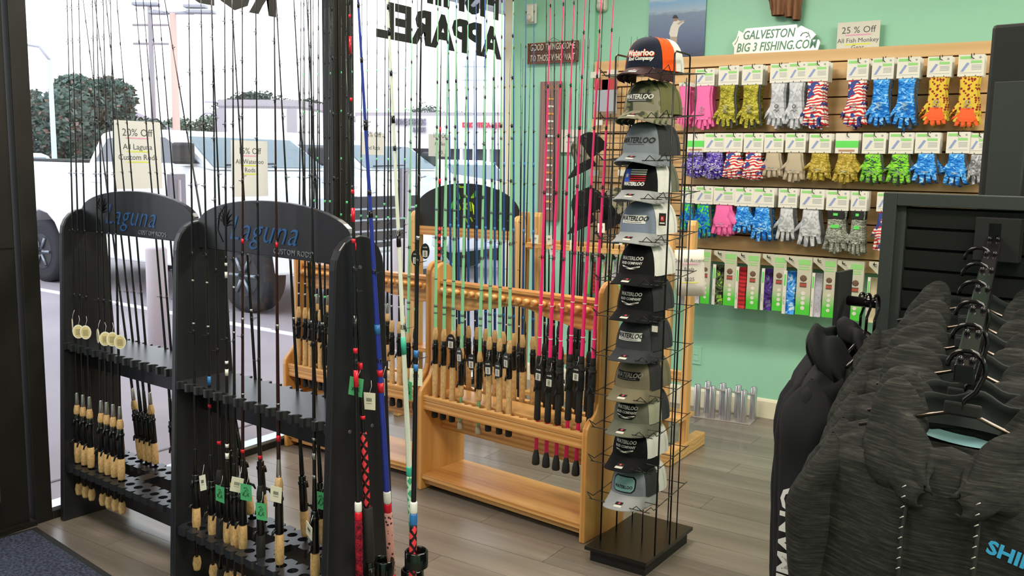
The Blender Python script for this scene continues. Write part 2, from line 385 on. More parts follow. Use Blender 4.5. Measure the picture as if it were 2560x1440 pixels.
# vehicles
WHITE = mat('white_car_paint', 'f2f3f5', .25, coat=.6)
CGL = mat('car_window_glass', '5d6672', .08, spec=.8); WSG = mat('windshield_glass', '9fb0b8', .08, spec=.9)  # windshield's pale blue paints a bright reflection into the glass colour
TIRE = mat('tire_rubber', '24252a', .8, bm=.3, bs=60); DKP = mat('dark_plastic', '26262a', .5); RIM = mat('alloy_rim', '8d939b', .3, .8)
def arch(cx, r, z0, n=8): return [(cx+r*math.cos(a), z0+r*math.sin(a)) for a in [math.pi*i/n for i in range(n+1)]]
def vehicle(name, label, cat, dx, y0, kind='pickup', sc=1, wid=1.98, rz=0):
    t = thing(name, label, cat, (-6.75+dx, y0, -.1), rz)
    top = {'pickup': 1.98, 'suv': 1.72, 'van': 2.35}[kind]; belt = 1.57 if kind != 'suv' else 1.12; hood = 1.50 if kind != 'suv' else 1.05
    fx, rx = -1.05, -5.02; rear = -6.15
    if kind != 'pickup': fx, rx, rear = -.95, -3.8, -4.75
    low = .42 if kind == 'pickup' else .3
    poly = [(rear, low+.1), (rear, belt+.02), (-1.9, belt), (-1.5, hood-.01), (-.25, hood-.14), (-.05, hood-.35), (0, .75), (-.04, low+.08)]
    poly += [(p[0], p[1]) for p in arch(fx, .5, .45)] + [(fx-.5, low), (rx+.5, low)] + arch(rx, .5, .45)
    MB().prism(poly, 0, wid).build('body', WHITE, t, bevel=.03)
    ce = -4.05 if kind == 'pickup' else rear+.05
    cab = [(ce, belt-.02), (ce+.35, top-.03), (ce+.6, top), (-2.5, top), (-2.25, top-.05), (-1.62, belt-.04)]
    if kind == 'van': cab = [(ce, belt-.02), (ce+.05, top), (-2.2, top), (-1.9, top-.15), (-.9, belt-.2)]
    MB().prism(cab, .1, wid-.1).build('cab', WHITE, t, bevel=.05)
    sg = MB()
    for yy in (.092, wid-.099):
        for q in ([(ce+.2, belt+.03), (ce+.5, top-.1), (ce+.95, top-.08), (ce+.95, belt+.03)], [(ce+1.03, belt+.03), (ce+1.03, top-.08), (-2.45, top-.09), (-1.83, belt+.03)]):
            sg.prism(q, yy, yy+.007)
    if kind != 'van': sg.build('side_window', CGL, t)
    a = cab[-2]; b_ = cab[-1]
    a2 = (a[0]+(b_[0]-a[0])*.08, a[1]+(b_[1]-a[1])*.08); b2 = (a[0]+(b_[0]-a[0])*.93, a[1]+(b_[1]-a[1])*.93)
    MB().add([(a2[0]+.012, .22, a2[1]+.01), (a2[0]+.012, wid-.22, a2[1]+.01), (b2[0]+.012, wid-.14, b2[1]+.01), (b2[0]+.012, .14, b2[1]+.01)], [(0, 1, 2, 3), (3, 2, 1, 0)]).build('windshield', WSG, t)
    MB().tube([(b2[0]+.03, .3, b2[1]+.03), (b2[0]+.02, 1.0, b2[1]+.05)], .012, 6).build('wiper', DKP, t)
    for x in (fx, rx):
        for yy, sd in ((.02, -1), (wid-.27, 1)):
            w = link('wheel', None, t, (x, yy+.125, .41))
            MB().tube([(0, -.125, 0), (0, -.1, 0), (0, .1, 0), (0, .125, 0)], [.34, .41, .41, .34], 28, sm=True).build('tire', TIRE, w)
            rm = MB().tube([(0, -.13*1, 0), (0, .13, 0)], .23, 24)
            for k in range(6):
                an = k*math.pi/3; rm.tube([(.05*math.cos(an), -.14, .05*math.sin(an)), (.21*math.cos(an), -.135, .21*math.sin(an))], .022, 6, 1)
            rm.build('rim', [DKP, RIM], w)
    MB().box(-.06, .03, .32, wid-.32, .72, hood-.22).build('grille', DKP, t, bevel=.01)
    gb = MB()
    for i in range(4): gb.box(.025, .04, .32, wid-.32, .78+i*.12, .80+i*.12)
    gb.build('grille_bars', RIM, t)
    for yy in (.06, wid-.28): MB().box(-.1, .03, yy, yy+.22, .86, hood-.22).build('headlight', mat('lamp_glass', 'c8d2da', .1), t, bevel=.02)
    MB().box(-.1, .1, .06, wid-.06, .42, .68).build('bumper', mat('bumper_silver', 'c9c9cf', .3, .3), t, bevel=.04)
    for yy, s in ((-.12, 1), (wid-.06, 1)): MB().box(-2.05, -1.85, yy, yy+.18, belt+.02, belt+.26).build('side_mirror', DKP, t, bevel=.03)
    for x in (-2.9, -3.8) if kind == 'pickup' else (-2.6,): MB().box(x, x+.22, -.02, 0, belt-.22, belt-.18).build('door_handle', WHITE, t)
    if kind == 'pickup':
        MB().box(rear+.02, ce-.05, .03, wid-.03, belt+.02, belt+.05).build('bed_rail', DKP, t)
        text('emblem', 'R', .17, mat('red_emblem', 'd4505a', .5), t, (-5.95, -.004, 1.24), ex=.002, shear=.2, bold=.01)
    return t
vehicle('pickup_truck', 'large white pickup truck parked closest to the shop window', 'truck', 0, 6.52)
vehicle('pickup_truck', 'white pickup truck parked on the far side of the nearest one', 'truck', -.9, 9.95)
vehicle('sport_utility_vehicle', 'white sport utility vehicle behind the round black arch', 'car', -1.2, 12.9, 'suv')
vehicle('delivery_van', 'tall white van parked across the lot behind the pickups', 'van', -8.6, 15.5, 'van', wid=2.1)
v4 = vehicle('sport_utility_vehicle', 'small far white car behind the bed of the nearest pickup', 'car', -11.5, 9.8, 'suv')
# far buildings
WALLW = mat('white_stucco', 'f0ebef', .9); GREYC = mat('grey_fascia', 'b9b1b6', .9); STOREG = mat('dark_storefront', '57505e', .5)
def quadbox(name, m, parent, A, B, z0, z1, th, loc=(0, 0, 0)):
    d = (B-A); d.z = 0; d.normalize(); n = V((-d.y, d.x, 0))*th
    P = [A.xy, B.xy, (B+n).xy, (A+n).xy]
    return MB().prism([tuple(p) for p in P], z0, z1, 'z', 0).build(name, m, parent)
def lerp(a, b_, t): return a+(b_-a)*t
b = thing('strip_mall', 'long white strip mall across the parking lot with phone repair shop', 'building')
A, B = far(893, 300, 66), far(1500, 300, 60)
quadbox('facade', WALLW, b, A, B, 2.55, 4.75, 8); quadbox('parapet', GREYC, b, A-V((.2, 0, 0)), B, 4.72, 5.0, 8.2)
dn = V((-(B-A).normalized().y, (B-A).normalized().x, 0))
quadbox('storefront', STOREG, b, A+dn*1.2, B+dn*1.2, -.1, 2.6, 6)
for t_ in [i/9 for i in range(10)]:
    p = lerp(A, B, t_); q = lerp(A, B, t_+.012); quadbox('pillar', WALLW, b, p, q, -.1, 2.6, .5)
rzf = math.atan2((B-A).y, (B-A).x)
def sign3(s, pxl, pxr, pyt, pyb, m, par):
    P = []
    for q in ((pxl, pyb), (pxr, pyb), (pxl, pyt)):
        P.append(onP(q[0], q[1], A-dn*.15, dn))
    w = (P[1]-P[0]).length; h = (P[2]-P[0]).length
    o = text('sign_letters', s, h*1.39, m, par, P[0], (R_(90), 0, rzf), .05, 0, .02, 1, 'LEFT')
    xs = [v.co.x for v in o.data.vertices]; o.scale.x = w/(max(xs)-min(xs)); return o
sign3('PHONE REPAIRS', 978, 1064, 296, 312, mat('grey_sign', '8b8794', .6), b)
sign3('& MORE', 1032, 1064, 318, 330, mat('grey_sign', '8b8794', .6), b)
sign3('DISCOTECA DJ STORE', 1156, 1284, 306, 318, mat('red_sign', 'd83a55', .6), b)
for k, (l, r_, tt, bb, c) in enumerate(((1152, 1248, 347, 362, '9fb3c9'), (1152, 1248, 362, 367, 'd8404f'), (1205, 1240, 405, 435, 'b08a5a'), (1035, 1050, 388, 400, 'ff4fa0'), (1015, 1032, 362, 371, 'a0304a'))):
    P = [onP(*q, A+dn*1.0, dn) for q in ((l, bb), (r_, bb), (l, tt))]
    quadbox('shop_window' if k < 2 else 'window_poster', mat('shopfront_colour_%s' % 'abcde'[k], c, .5), b, P[0], P[1], P[0].z, P[2].z, .1)
b = thing('restaurant_building', 'white boxy restaurant with grey pilasters and round orange emblem', 'building')
A, B = far(545, 250, 56), far(746, 250, 54)
z1 = onP(640, 252, A, (A-CP)).z; quadbox('wall', WALLW, b, A, B, -.1, z1-.35, 5)
quadbox('cornice', GREYC, b, A, B, z1-.5, z1, 5.3)
for u in (0, .88): quadbox('pilaster', GREYC, b, lerp(A, B, u)-V((0, .15, 0)), lerp(A, B, u+.11)-V((0, .15, 0)), -.1, z1-.5, .3)
quadbox('awning', STOREG, b, lerp(A, B, .2)-V((0, .3, 0)), lerp(A, B, .88)-V((0, .3, 0)), 1.9, 2.7, .4)
c = onP(639, 288, A-V((0, .3, 0)), (A-CP)); rzb = math.atan2((B-A).y, (B-A).x)
em = link('round_emblem', None, b, c, rzb)
MB().tube([(0, -.1, 0), (0, 0, 0)], .8, 28).build('ring', mat('orange_ring', 'e8a088', .6), em).scale = (.75, 1, 1)
MB().tube([(0, -.16, 0), (0, -.1, 0)], .55, 28).build('disc', mat('pale_disc', 'f0dcd6', .6), em).scale = (.75, 1, 1)
MB().ball((0, -.16, .1), .3, 10, 0, (.7, .2, 1)).box(-.25, .25, -.2, -.15, -.35, -.1, 1).build('blot', [mat('brick_red', 'c0605a', .6), mat('blue_mark', '6a78b8', .6)], em)
b = thing('low_outbuilding', 'low pale building between restaurant and strip mall', 'building')
A, B = far(750, 268, 66), far(889, 276, 68); quadbox('wall', WALLW, b, A, B, -.1, 4.5, 6); quadbox('roof_edge', GREYC, b, A, B, 4.4, 4.8, 6.3)
b = thing('shingled_house', 'grey hip roofed house behind the cab of the nearest pickup', 'building')
A, B = far(330, 330, 48), far(508, 330, 50); quadbox('wall', mat('tan_wall', 'cdb9b2', .9), b, A, B, -.1, 2.4, 7)
apx = lerp(A, B, .35); d = (B-A).normalized(); nn = V((-d.y, d.x, 0))
cz = [A.to_tuple()[:2]+(2.4,), B.to_tuple()[:2]+(2.4,), (B+nn*7).to_tuple()[:2]+(2.4,), (A+nn*7).to_tuple()[:2]+(2.4,), (apx+nn*3.5).to_tuple()[:2]+(3.9,), (lerp(A, B, .6)+nn*3.5).to_tuple()[:2]+(3.9,)]
MB().add(cz, [(0, 1, 5, 4), (1, 2, 5), (2, 3, 4, 5), (3, 0, 4)]).build('roof', mat('grey_shingle', '9b8f98', .9, var=.2, vs=3), b)
b = thing('tan_house', 'peach coloured wall with small white window beyond the big oak', 'building')
A, B = far(20, 330, 60), far(180, 330, 60); quadbox('wall', mat('peach_wall', 'd8bfb6', .9), b, A, B, -.1, 3.0, 5)
for q in ((92, 355), ):
    p = onP(q[0], q[1], A-(A-CP).normalized()*.2, (A-CP)); MB().box(-.5, .5, -.06, 0, -.45, .45).build('window', mat('white_window', 'f4f4f6', .5), b, p, rzb)
b = thing('brick_garden_wall', 'low brown fence along the far side of the parking lot', 'fence')
A, B = far(20, 375, 45), far(330, 375, 46); quadbox('wall', mat('brown_fence', '8f7f80', .9, var=.1, vs=2), b, A, B, -.1, 1.35, .3)
# trees
def foliage(blobs, n, size, seed):
    rnd = random.Random(seed); m = MB()
    for i in range(n):
        c, r = rnd.choice(blobs); d = V((rnd.gauss(0, 1), rnd.gauss(0, 1), rnd.gauss(0, 1))).normalized()
        p = V(c)+V((d.x*r[0], d.y*r[0], d.z*r[1]))*(.55+.45*rnd.random()); s = size*(.6+.8*rnd.random())
        a = V((rnd.gauss(0, 1), rnd.gauss(0, 1), rnd.gauss(0, .6))).normalized()*s; b_ = a.cross(V((rnd.gauss(0, 1), rnd.gauss(0, 1), rnd.gauss(0, 1)))).normalized()*s*.6
        m.add([p-a, p+b_, p+a, p-b_], [(0, 1, 2, 3)], 1 if rnd.random() < .12 else 0)
    return m
def tree(label, px, py, D, w, h, seed, n=4000, c1='6d7a70', c2='8e8f88', size=.15, zb=None, name='oak_tree'):
    p = far(px, py, D); g_ = V((p.x, p.y, -.1)); rnd = random.Random(seed)
    t = thing(name, label, 'tree', g_); top = p.z+.1
    MB().tube([(0, 0, 0), (.1, 0, top*.45), (0, .1, top*.85)], [.32*w/6, .22*w/6, .05], 8).tube([(0, 0, top*.35), (w*.25, 0, top*.7)], [.15*w/6, .03], 6).tube([(0, 0, top*.35), (-w*.25, .3, top*.7)], [.15*w/6, .03], 6).build('trunk', mat('bark', '4f4640', .9), t)
    bl = []
    for i in range(14):
        bl.append(((rnd.uniform(-.42, .42)*w, rnd.uniform(-.4, .4)*w, top-h*rnd.uniform(.3, .85)), (w*.19, h*.2)))
    for i in range(5): bl.append(((rnd.uniform(-.25, .25)*w, rnd.uniform(-.2, .2)*w, top-h*.22), (w*.16, h*.2)))
    stuff(foliage(bl, n, size, seed).build('foliage', [mat('leaf_'+c1, c1, .9, var=.3, vs=.5), mat('leaf_'+c2, c2, .9)], t))
tree('big dark oak with reddish patches at left behind the pickup', 200, 180, 42, 6.2, 5.2, 3, 30000, '62726a', '8c7068', .12)
tree('smaller dark oak at the far left edge of the window', 95, 215, 50, 4.0, 5.2, 5, 10000, '62706a', '7f857c', .12)
tree('bushy green tree behind the light pole', 330, 292, 68, 7, 3.8, 9, 5200, '6f8573', '89978a')
tree('grey green tree just left of the restaurant', 505, 290, 78, 8, 4.2, 11, 6000, '5f7061', '8a9488')
tree('pale distant trees between the light poles', 420, 300, 98, 12, 4.0, 12, 4800, '8a9a8c', 'a0aaa0')
tree('dark tree rising behind the restaurant roof', 660, 226, 88, 11, 4, 13, 6000, '4d574f', '6f7a70')
tree('dark scrubby tree right of the restaurant roof', 770, 245, 96, 7.5, 4, 15, 3600, '4d574f', '6f7a70')
tree('distant low tree behind the strip mall roof', 1060, 262, 112, 10, 4.5, 17, 2800, '6a6f6a', '888c86')
# poles
def pole(label, px, ptop, pbot, D, r, col, heads):
    p = far(px, ptop, D); g_ = V((p.x, p.y, -.1)); t = thing('light_pole' if heads else 'utility_pole', label, 'pole', g_)
    MB().lathe([(r*1.25, 0), (r, 1), (r*.8, p.z+.1)], 12).build('mast', mat('pole_'+col, col, .7), t)
    if heads == 4:
        MB().lathe([(.32, 0), (.32, 2.1)], 12).build('concrete_footing', mat('pale_concrete', 'd8d4d6', .9), t)
        for k, (dx, dz) in enumerate(((-1.5, .25), (1.3, .2), (-.9, -.05), (1.6, 0))):
            hd = link('lamp_head', None, t, (0, 0, p.z+.1), R_(33)); MB().tube([(0, 0, 0), (dx*.5, 0, dz*.3)], .05, 6).build('arm', mat('pole_metal', 'a7a7b0', .5), hd)
            MB().box(min(dx*.35, dx), max(dx*.35, dx), -.2, .2, dz, dz+.12).build('housing', mat('pole_metal', 'a7a7b0', .5), hd, bevel=.03)
    elif heads == 1:
        MB().tube([(0, 0, p.z+.1), (-.5, 0, p.z+.5), (-1.2, 0, p.z+.6)], .04, 6).build('arm', mat('pole_metal', 'a7a7b0', .5), t)
    else:
        for z in (-.8, -1.6): MB().box(-.8, .8, -.05, .05, p.z+z, p.z+z+.08).build('cross_arm', mat('pole_'+col, col, .7), t, rz=.5)
pole('peach parking lot light pole with four flat lamp heads', 432, 33, 320, 38, .15, 'd9b0a4', 4)
pole('brown utility pole left of the four headed light pole', 374, 12, 300, 44, .12, '9a8e94', 0)
pole('pale blue street light pole in front of the big oak', 124, 150, 380, 30, .075, 'c4d4de', 1)
pole('slim distant grey pole left of the restaurant', 537, 225, 300, 70, .06, 'a9a7b8', 0)
pole('pale tall pole above the strip mall by the right window edge', 1188, 130, 270, 56, .10, 'c4c8d8', 0)
cn = thing('entrance_canopy', 'grey canopy fascia above the right window outside', 'canopy')
MB().box(-5.6, -5.45, 1, 16, 3.12, 3.8).build('fascia', mat('grey_canopy', '9b979e', .8), cn)
MB().box(-5.5, WX-.16, -3, 16, 3.3, 3.35).build('soffit', mat('grey_soffit', 'b8b4ba', .8), cn)
MB().box(-5.6, -5.45, -3, 1, 3.12, 3.8).build('fascia', mat('grey_canopy', '9b979e', .8), cn)
sp = thing('sign_post', 'grey parking sign back on a pale post outside the right window', 'sign', (-4.95, 5.9, -.1))
def sign_on_bollard(o, x, y, z0, z1, w, label):
    o['label'] = label; o.location = (x, y, -.1)
    GS = mat('grey_sign_back', '8d8792', .6)
    MB().tube([(0, .02, 0), (0, .02, z1+.05)], .02, 8).build('post', BOL, o)
    MB().box(-.012, .012, -w/2, w/2, z0+.1, z1+.1).build('panel', GS, o, rz=.35, bevel=.004)
sign_on_bollard(sp, -5.30, 6.27, 1.07, 1.50, .24, 'grey parking sign back on a slim post right of the window mullion')
sign_on_bollard(thing('sign_post', '', 'sign'), -6.70, 4.92, 1.0, 1.42, .24, 'grey parking sign back on a slim post behind the 20% Off paper')
# ================= FLOOR MAT =================
MATM = camo('mat_carpet', ['2c2f3c', '3c4050', '494e60'], 90, (1, 1, 1), .95, .5)
p1, p2 = onZ(100, 1312), onZ(300, 1440); d = (p2-p1).normalized()
t = thing('door_mat', 'dark blue grey entrance mat with black rubber edge before the glass door', 'mat', (-3.66, 1.95, 0), math.atan2(d.y, d.x))
MB().box(.03, 1.5, -.93, -.03, .001, .012).build('carpet_top', MATM, t)
MB().box(0, 1.53, -.96, 0, 0, .008).build('rubber_edge', FOAM, t, bevel=.003)
# ================= BLACK LAGUNA RACKS =================
def notched(x0, x1, y0, y1, z0, z1, n, r, both=True, m=0, off=.0):
    """board with half-round rod notches along the front (y0) and back (y1) edges"""
    P = []; w = (x1-x0)/n
    for i in range(n):
        c = x0+w*(i+.5); P.append((c-r, y0))
        for k in range(1, 6): a = math.pi*k/6; P.append((c-r*math.cos(a), y0+r*1.15*math.sin(a)))
        P.append((c+r, y0))
    P = [(x0, y0)]+P+[(x1, y0)]
    Q = [(x1, y1)]
    if both:
        for i in reversed(range(n)):
            c = x0+w*(i+.5); Q.append((c+r, y1))
            for k in range(1, 6): a = math.pi*k/6; Q.append((c+r*math.cos(a), y1-r*1.15*math.sin(a)))
            Q.append((c-r, y1))
    Q.append((x0, y1)); return P+Q
def script_logo(par, yoff):
    BLU = mat('blue_script_print', '22548f', .4, emit=0); DK = mat('dark_relief', '15161c', .4)
    text('script_lettering', 'Laguna', .118, BLU, par, (-.035, yoff, 1.283), shear=.45, ex=.001, bold=-.001, sx=1.05, sp=1.08)
    text('small_lettering', 'CUSTOM RODS', .025, mat('silver_print', '8d929c', .3, .5), par, (.08, yoff, 1.252), ex=.001, sp=1.15, al='LEFT').location.x = .03
    m = MB()   # palm leaf flourish
    for k in range(9):
        a = R_(20+k*20); c = V((-.235, yoff, 1.325)); e = c+V((-math.cos(a)*.055, 0, math.sin(a)*.07)); m.tube([c, (c+e)/2+V((0, 0, .008)), e], [.0025, .002, .0006], 4)
    m.tube([(-.25, yoff, 1.27), (-.28, yoff, 1.31), (-.27, yoff, 1.36), (-.23, yoff, 1.40)], .0015, 4); m.build('palm_emblem', DK, par)
def laguna(label, cx, cy, rz, Wd=.86):
    t = thing('rod_rack', label, 'rack', (cx, cy, 0), rz); hw = Wd/2; th = .028
    prof = [(-.152, 0), (.152, 0), (.096, 1.22)]+[(.096*math.cos(a), 1.235+.10*math.sin(a)) for a in [math.pi*i/10 for i in range(0, 11)]]+[(-.096, 1.22)]
    for s in (-1, 1):
        MB().prism(prof, s*hw-(th if s > 0 else 0), s*hw+(0 if s > 0 else th), 'x').build('side_panel', RACKB, t, bevel=.004)
    sc = MB()
    for y, z in ((0, 1.24), (-.045, .745), (.045, .745), (-.06, .24), (.06, .24)): sc.tube([(hw-.001, y, z), (hw+.0015, y, z)], .006, 10)
    sc.build('screw_heads', SILV, t)
    i0 = hw-th
    A = [(-i0-.0, 1.24), (i0, 1.24), (i0, 1.325)]+[(i0*math.cos(a), 1.325+.095*math.sin(a)) for a in [math.pi*i/22 for i in range(1, 22)]]+[(-i0, 1.325)]
    hd = MB().prism(A, -.012, .012, 'y').build('arched_header', RACKB, t, bevel=.003); script_logo(hd, -.0135)
    MB().prism(notched(-i0, i0, -.115, .115, 0, 0, 14, .021), .745, .775, 'z').build('notched_shelf', RACKB, t, bevel=.002)
    MB().box(-i0, i0, -.012, .012, .655, .745).build('shelf_rail', RACKB, t)
    h = .0185; gx = i0; nn = 14; m = MB()      # lower shelf: two holed strips with open slots at the back half
    def holes(y0, y1, yc):
        w = 2*gx/nn
        for i in range(nn):
            x0 = -gx+i*w; c = x0+w/2; K = 12; ring = [(c+h*math.cos(2*math.pi*k/K), yc+h*math.sin(2*math.pi*k/K)) for k in range(K)]
            hw_ = w/2; hy = (y1-y0)/2; ym = (y0+y1)/2; outer = []
            for k in range(K):
                a = 2*math.pi*k/K; u = math.cos(a); v = math.sin(a); q = max(abs(u), abs(v)); outer.append((c+u/q*hw_, ym+v/q*hy))
            vs = [(p[0], p[1], z) for z in (.222, .25) for p in outer+ring]
            fs = []
            for k in range(K):
                k2 = (k+1) % K; fs += [(2*K+k, 2*K+k2, 3*K+k2, 3*K+k), (k2, k, K+k, K+k2), (K+k, K+k2, 3*K+k2, 3*K+k)]
                if y0 < -.1 or y1 > .1: fs.append((k, k2, 2*K+k2, 2*K+k))
            m.add(vs, fs)
    holes(-.135, -.035, -.088); m.build('holed_shelf', RACKB, t); m.__init__(); holes(.035, .135, .088); m.build('holed_shelf', RACKB, t)
    for xa, xb in ((-i0, -i0+.05), (i0-.05, i0), (-.03, .03)): MB().box(xa, xb, -.035, .035, .225, .25).build('shelf_bridge', RACKB, t)
    MB().box(-i0, i0, .045, .06, .045, .222).build('back_board', RACKB, t)
    return t
laguna('black wooden rod rack with blue script arch, the left one standing against the window', -3.228, 2.182, R_(-3.4))
laguna('black wooden rod rack with blue script arch, the nearer one at centre left', -2.285, 2.030, R_(-5.3))
# ================= PINE RACKS =================
def pine_rack(label, cx, cy, rz, Wd=.97):
    t = thing('rod_rack', label, 'rack', (cx, cy, 0), rz); hw = Wd/2; th = .026
    half = [(.155, 0), (.155, .46), (.150, .485), (.135, .505), (.11, .525), (.085, .55), (.072, .58), (.068, .62), (.068, 1.02)]
    top = [(.068*math.cos(a), 1.02+.062*math.sin(a)) for a in [math.pi*i/10 for i in range(1, 10)]]
    prof = half+top+[(-y, z) for y, z in reversed(half)]
    for s in (-1, 1): MB().prism(prof, s*hw-(th if s > 0 else 0), s*hw+(0 if s > 0 else th), 'x').build('side_panel', PINEV, t, bevel=.006)
    i0 = hw-th
    rl = [(-i0, .985), (i0, .985), (i0, .865)]+[(x, .885+.04*math.cos(math.pi*x/i0)**2 if abs(x) < i0*.5 else .885-.02*math.sin(math.pi*(abs(x)/i0-.5)*2)) for x in [i0*(1-k/12) for k in range(1, 24)]]+[(-i0, .865)]
    MB().prism(rl, -.011, .011, 'y').build('top_rail', PINE, t, bevel=.002)
    for s in (-1, 1):
        m = MB(); n = 20; w = 2*i0/n
        for i in range(n):
            c = -i0+w*(i+.5); m.tube([(c, s*.012, .955), (c, s*.044, .955), (c, s*.056, .955)], [.0155, .0155, .010], 10)
        m.box(-i0, i0, min(s*.011, s*.03), max(s*.011, s*.03), .935, .975).build('notched_strip', PINE, t)
    MB().box(-i0, i0, -.03, .03, .985, 1.0).build('rail_cap', PINE, t, bevel=.003)
    MB().box(-i0, i0, -.078, .078, .44, .462).build('shelf_board', PINE, t, bevel=.002)
    for s in (-1, 1):
        Q = [(x, y*s) for x, y in notched(-i0, i0, .112, .142, 0, 0, 20, .0135, False)]
        MB().prism(Q if s > 0 else Q[::-1], .44, .462, 'z').build('notched_strip', PINE, t, bevel=.0015)
    for s in (-1, 1): MB().box(-i0, i0, min(s*.120, s*.138), max(s*.120, s*.138), .395, .438).build('shelf_lip', PINE, t, bevel=.002)
    MB().prism([(-.012, .43), (.006, .43), (.006, .275), (-.012, .275)], -i0, i0, 'x').build('stretcher_board', PINE, t, bevel=.003)
    MB().box(-i0, i0, -.148, .148, .055, .08).build('bottom_shelf', PINE, t, bevel=.003)
    MB().box(-i0, i0, -.13, -.112, .03, .055).box(-i0, i0, .112, .13, .03, .055).build('shelf_cleat', PINE, t)
    return t
pine_rack('orange pine rod rack in front, holding mint and pink rods', -2.178, 3.360, R_(-5.55))
pine_rack('orange pine rod rack behind, between the near black rack and the mint rods', -3.205, 3.485, R_(-1.0), .955)
# ================= ARCHED PINE RACK WITH GREEN INSECT =================
t = thing('rod_rack', 'pine rod rack topped by a round black board with a neon green insect', 'rack', (-3.215, 4.36, 0), R_(1))
for s in (-1, 1):
    MB().prism([(-.05, 0), (.05, 0), (.05, 1.20)]+[(.05*math.cos(a), 1.21+.05*math.sin(a)) for a in [math.pi*i/8 for i in range(1, 8)]]+[(-.05, 1.20)], s*.375-.016, s*.375+.016, 'x').build('upright', MAPLEV, t, bevel=.004)
    MB().box(s*.375-.02, s*.375+.02, -.2, .2, 0, .07).build('foot', MAPLE, t, bevel=.006)
MB().box(-.36, .36, -.012, .012, 1.115, 1.17).build('header_rail', PINE, t)
MB().box(-.36, .36, -.09, .09, .40, .425).build('shelf', PINE, t); MB().box(-.36, .36, -.09, .09, .10, .125).build('shelf', PINE, t)
A = [(-.36, 1.17), (.36, 1.17), (.365, 1.26)]+[(.37*math.cos(a), 1.27+.165*math.sin(a)) for a in [math.pi*i/24 for i in range(1, 24)]]+[(-.365, 1.26)]
hd = MB().prism(A, -.01, .01, 'y').build('arched_board', BLACK, t)
NG = mat('neon_yellow_green', 'c4f020', .5); NG2 = mat('leaf_green', '3fae2c', .5)
m = MB(); yy = -.0125
def seg(pts, r=.005, mi=0):
    P = [V((-.005+(x-1175)/430., yy, 1.17+(575-y)/400.)) for x, y in pts]
    for p, q in zip(P, P[1:]):
        d = (q-p).normalized(); n = V((-d.z, 0, d.x))*r; m.add([p+n-V((0, .001, 0)), q+n-V((0, .001, 0)), q-n-V((0, .001, 0)), p-n-V((0, .001, 0))], [(0, 1, 2, 3), (3, 2, 1, 0)], mi)
seg([(1146, 478), (1160, 475), (1160, 480)]); seg([(1162, 478), (1176, 478), (1177, 495), (1186, 503)]); seg([(1195, 502), (1207, 500)])
seg([(1152, 512), (1146, 528), (1152, 534), (1163, 530), (1153, 510), (1155, 528)]); seg([(1171, 515), (1184, 530), ]); seg([(1184, 515), (1171, 532)])
seg([(1147, 560), (1158, 548)]); seg([(1171, 544), (1180, 552), (1187, 563)]); seg([(1189, 528), (1189, 543)]); seg([(1192, 512), (1196, 534)]); seg([(1194, 548), (1201, 558)])
for pts, mi in (([(1147, 477), (1155, 484), (1163, 505), (1158, 508), (1148, 500)], 1), ([(1127, 534), (1132, 520), (1142, 508), (1138, 528), (1130, 536)], 1), ([(1197, 512), (1205, 520), (1208, 545), (1203, 540), (1199, 525)], 0), ([(1195, 500), (1208, 486), (1216, 488), (1210, 500)], 1)):
    P = [(-.005+(x-1175)/430., yy-.0005, 1.17+(575-y)/400.) for x, y in pts]; m.add(P, [tuple(range(len(P)))], mi)
m.build('insect_emblem', [NG, NG2], hd)
# ================= MAPLE A-FRAME RACK =================
t = thing('rod_rack', 'pale maple rod rack with notched rails behind the tower of caps', 'rack', (-2.335, 4.52, 0), R_(0))
for x in (-.52, .485):
    for dx in ((-.045, .045) if x < 0 else (0,)):
        MB().prism([(-.022, .05), (.022, .05), (.022, 1.25), (.012, 1.275), (-.012, 1.275), (-.022, 1.25)], x+dx*1.0-.022, x+dx+.022, 'x').build('upright', MAPLEV, t, bevel=.004)
    MB().box(x-.03, x+.03, -.24, .24, 0, .075).build('foot', MAPLE, t, bevel=.006)
MB().prism([(-.022, .05), (.022, .05), (.022, 1.2), (-.022, 1.2)], .34, .384, 'x').build('upright', MAPLEV, t)
def toothed(x0, x1, y0, y1, n, m_):
    P = [(x0, y1)]; w = (x1-x0)/n
    for i in range(n): a = x0+w*i; P += [(a, y0), (a+w*.6, y0), (a+w*.6, y0+.022), (a+w, y0+.022)]
    return P+[(x1, y1)]
MB().prism(toothed(-.60, .50, -.105, -.06, 15, 0), 1.075, 1.103, 'z').build('notched_rail', MAPLE, t, bevel=.002)
MB().prism([(x, -y) for x, y in toothed(-.60, .50, -.105, -.06, 15, 0)][::-1], 1.085, 1.113, 'z').build('notched_rail', MAPLE, t, bevel=.002)
for x in (-.52, .485): MB().box(x-.015, x+.015, -.07, .07, 1.06, 1.10).build('rail_bracket', MAPLE, t)
MB().box(-.5, .5, -.1, .1, .20, .222).build('rod_shelf', MAPLE, t, bevel=.002)
MB().box(-.5, .5, -.012, .012, .40, .46).build('cross_rail', MAPLE, t, bevel=.002)
c = onY(1725, 682, 4.30)
t = thing('paper_sign', 'curling white paper sign reading Our 18 Accent Rods hung on the maple rack', 'sign', c, 0, rot=(0, R_(-4), R_(8)))
MB().grid(lambda u, v: ((u-.5)*.15, -.006*math.sin(u*3.1)-.006*v, (v-.5)*.235), 8, 4).build('sheet', PAPER, t, solid=.001)
for s, z, hl in (('Our 18 Accent', .055, PINK_L), ('Rods', .012, None), ('$225', -.04, YEL_L)):
    text('printed_line', s, .026, INK, t, (0, -.014, z), ex=.0002)
    if hl: MB().box(-.045, .045, -.0135, -.0125, z-.010, z-.006).build('highlighter_line', hl, t)
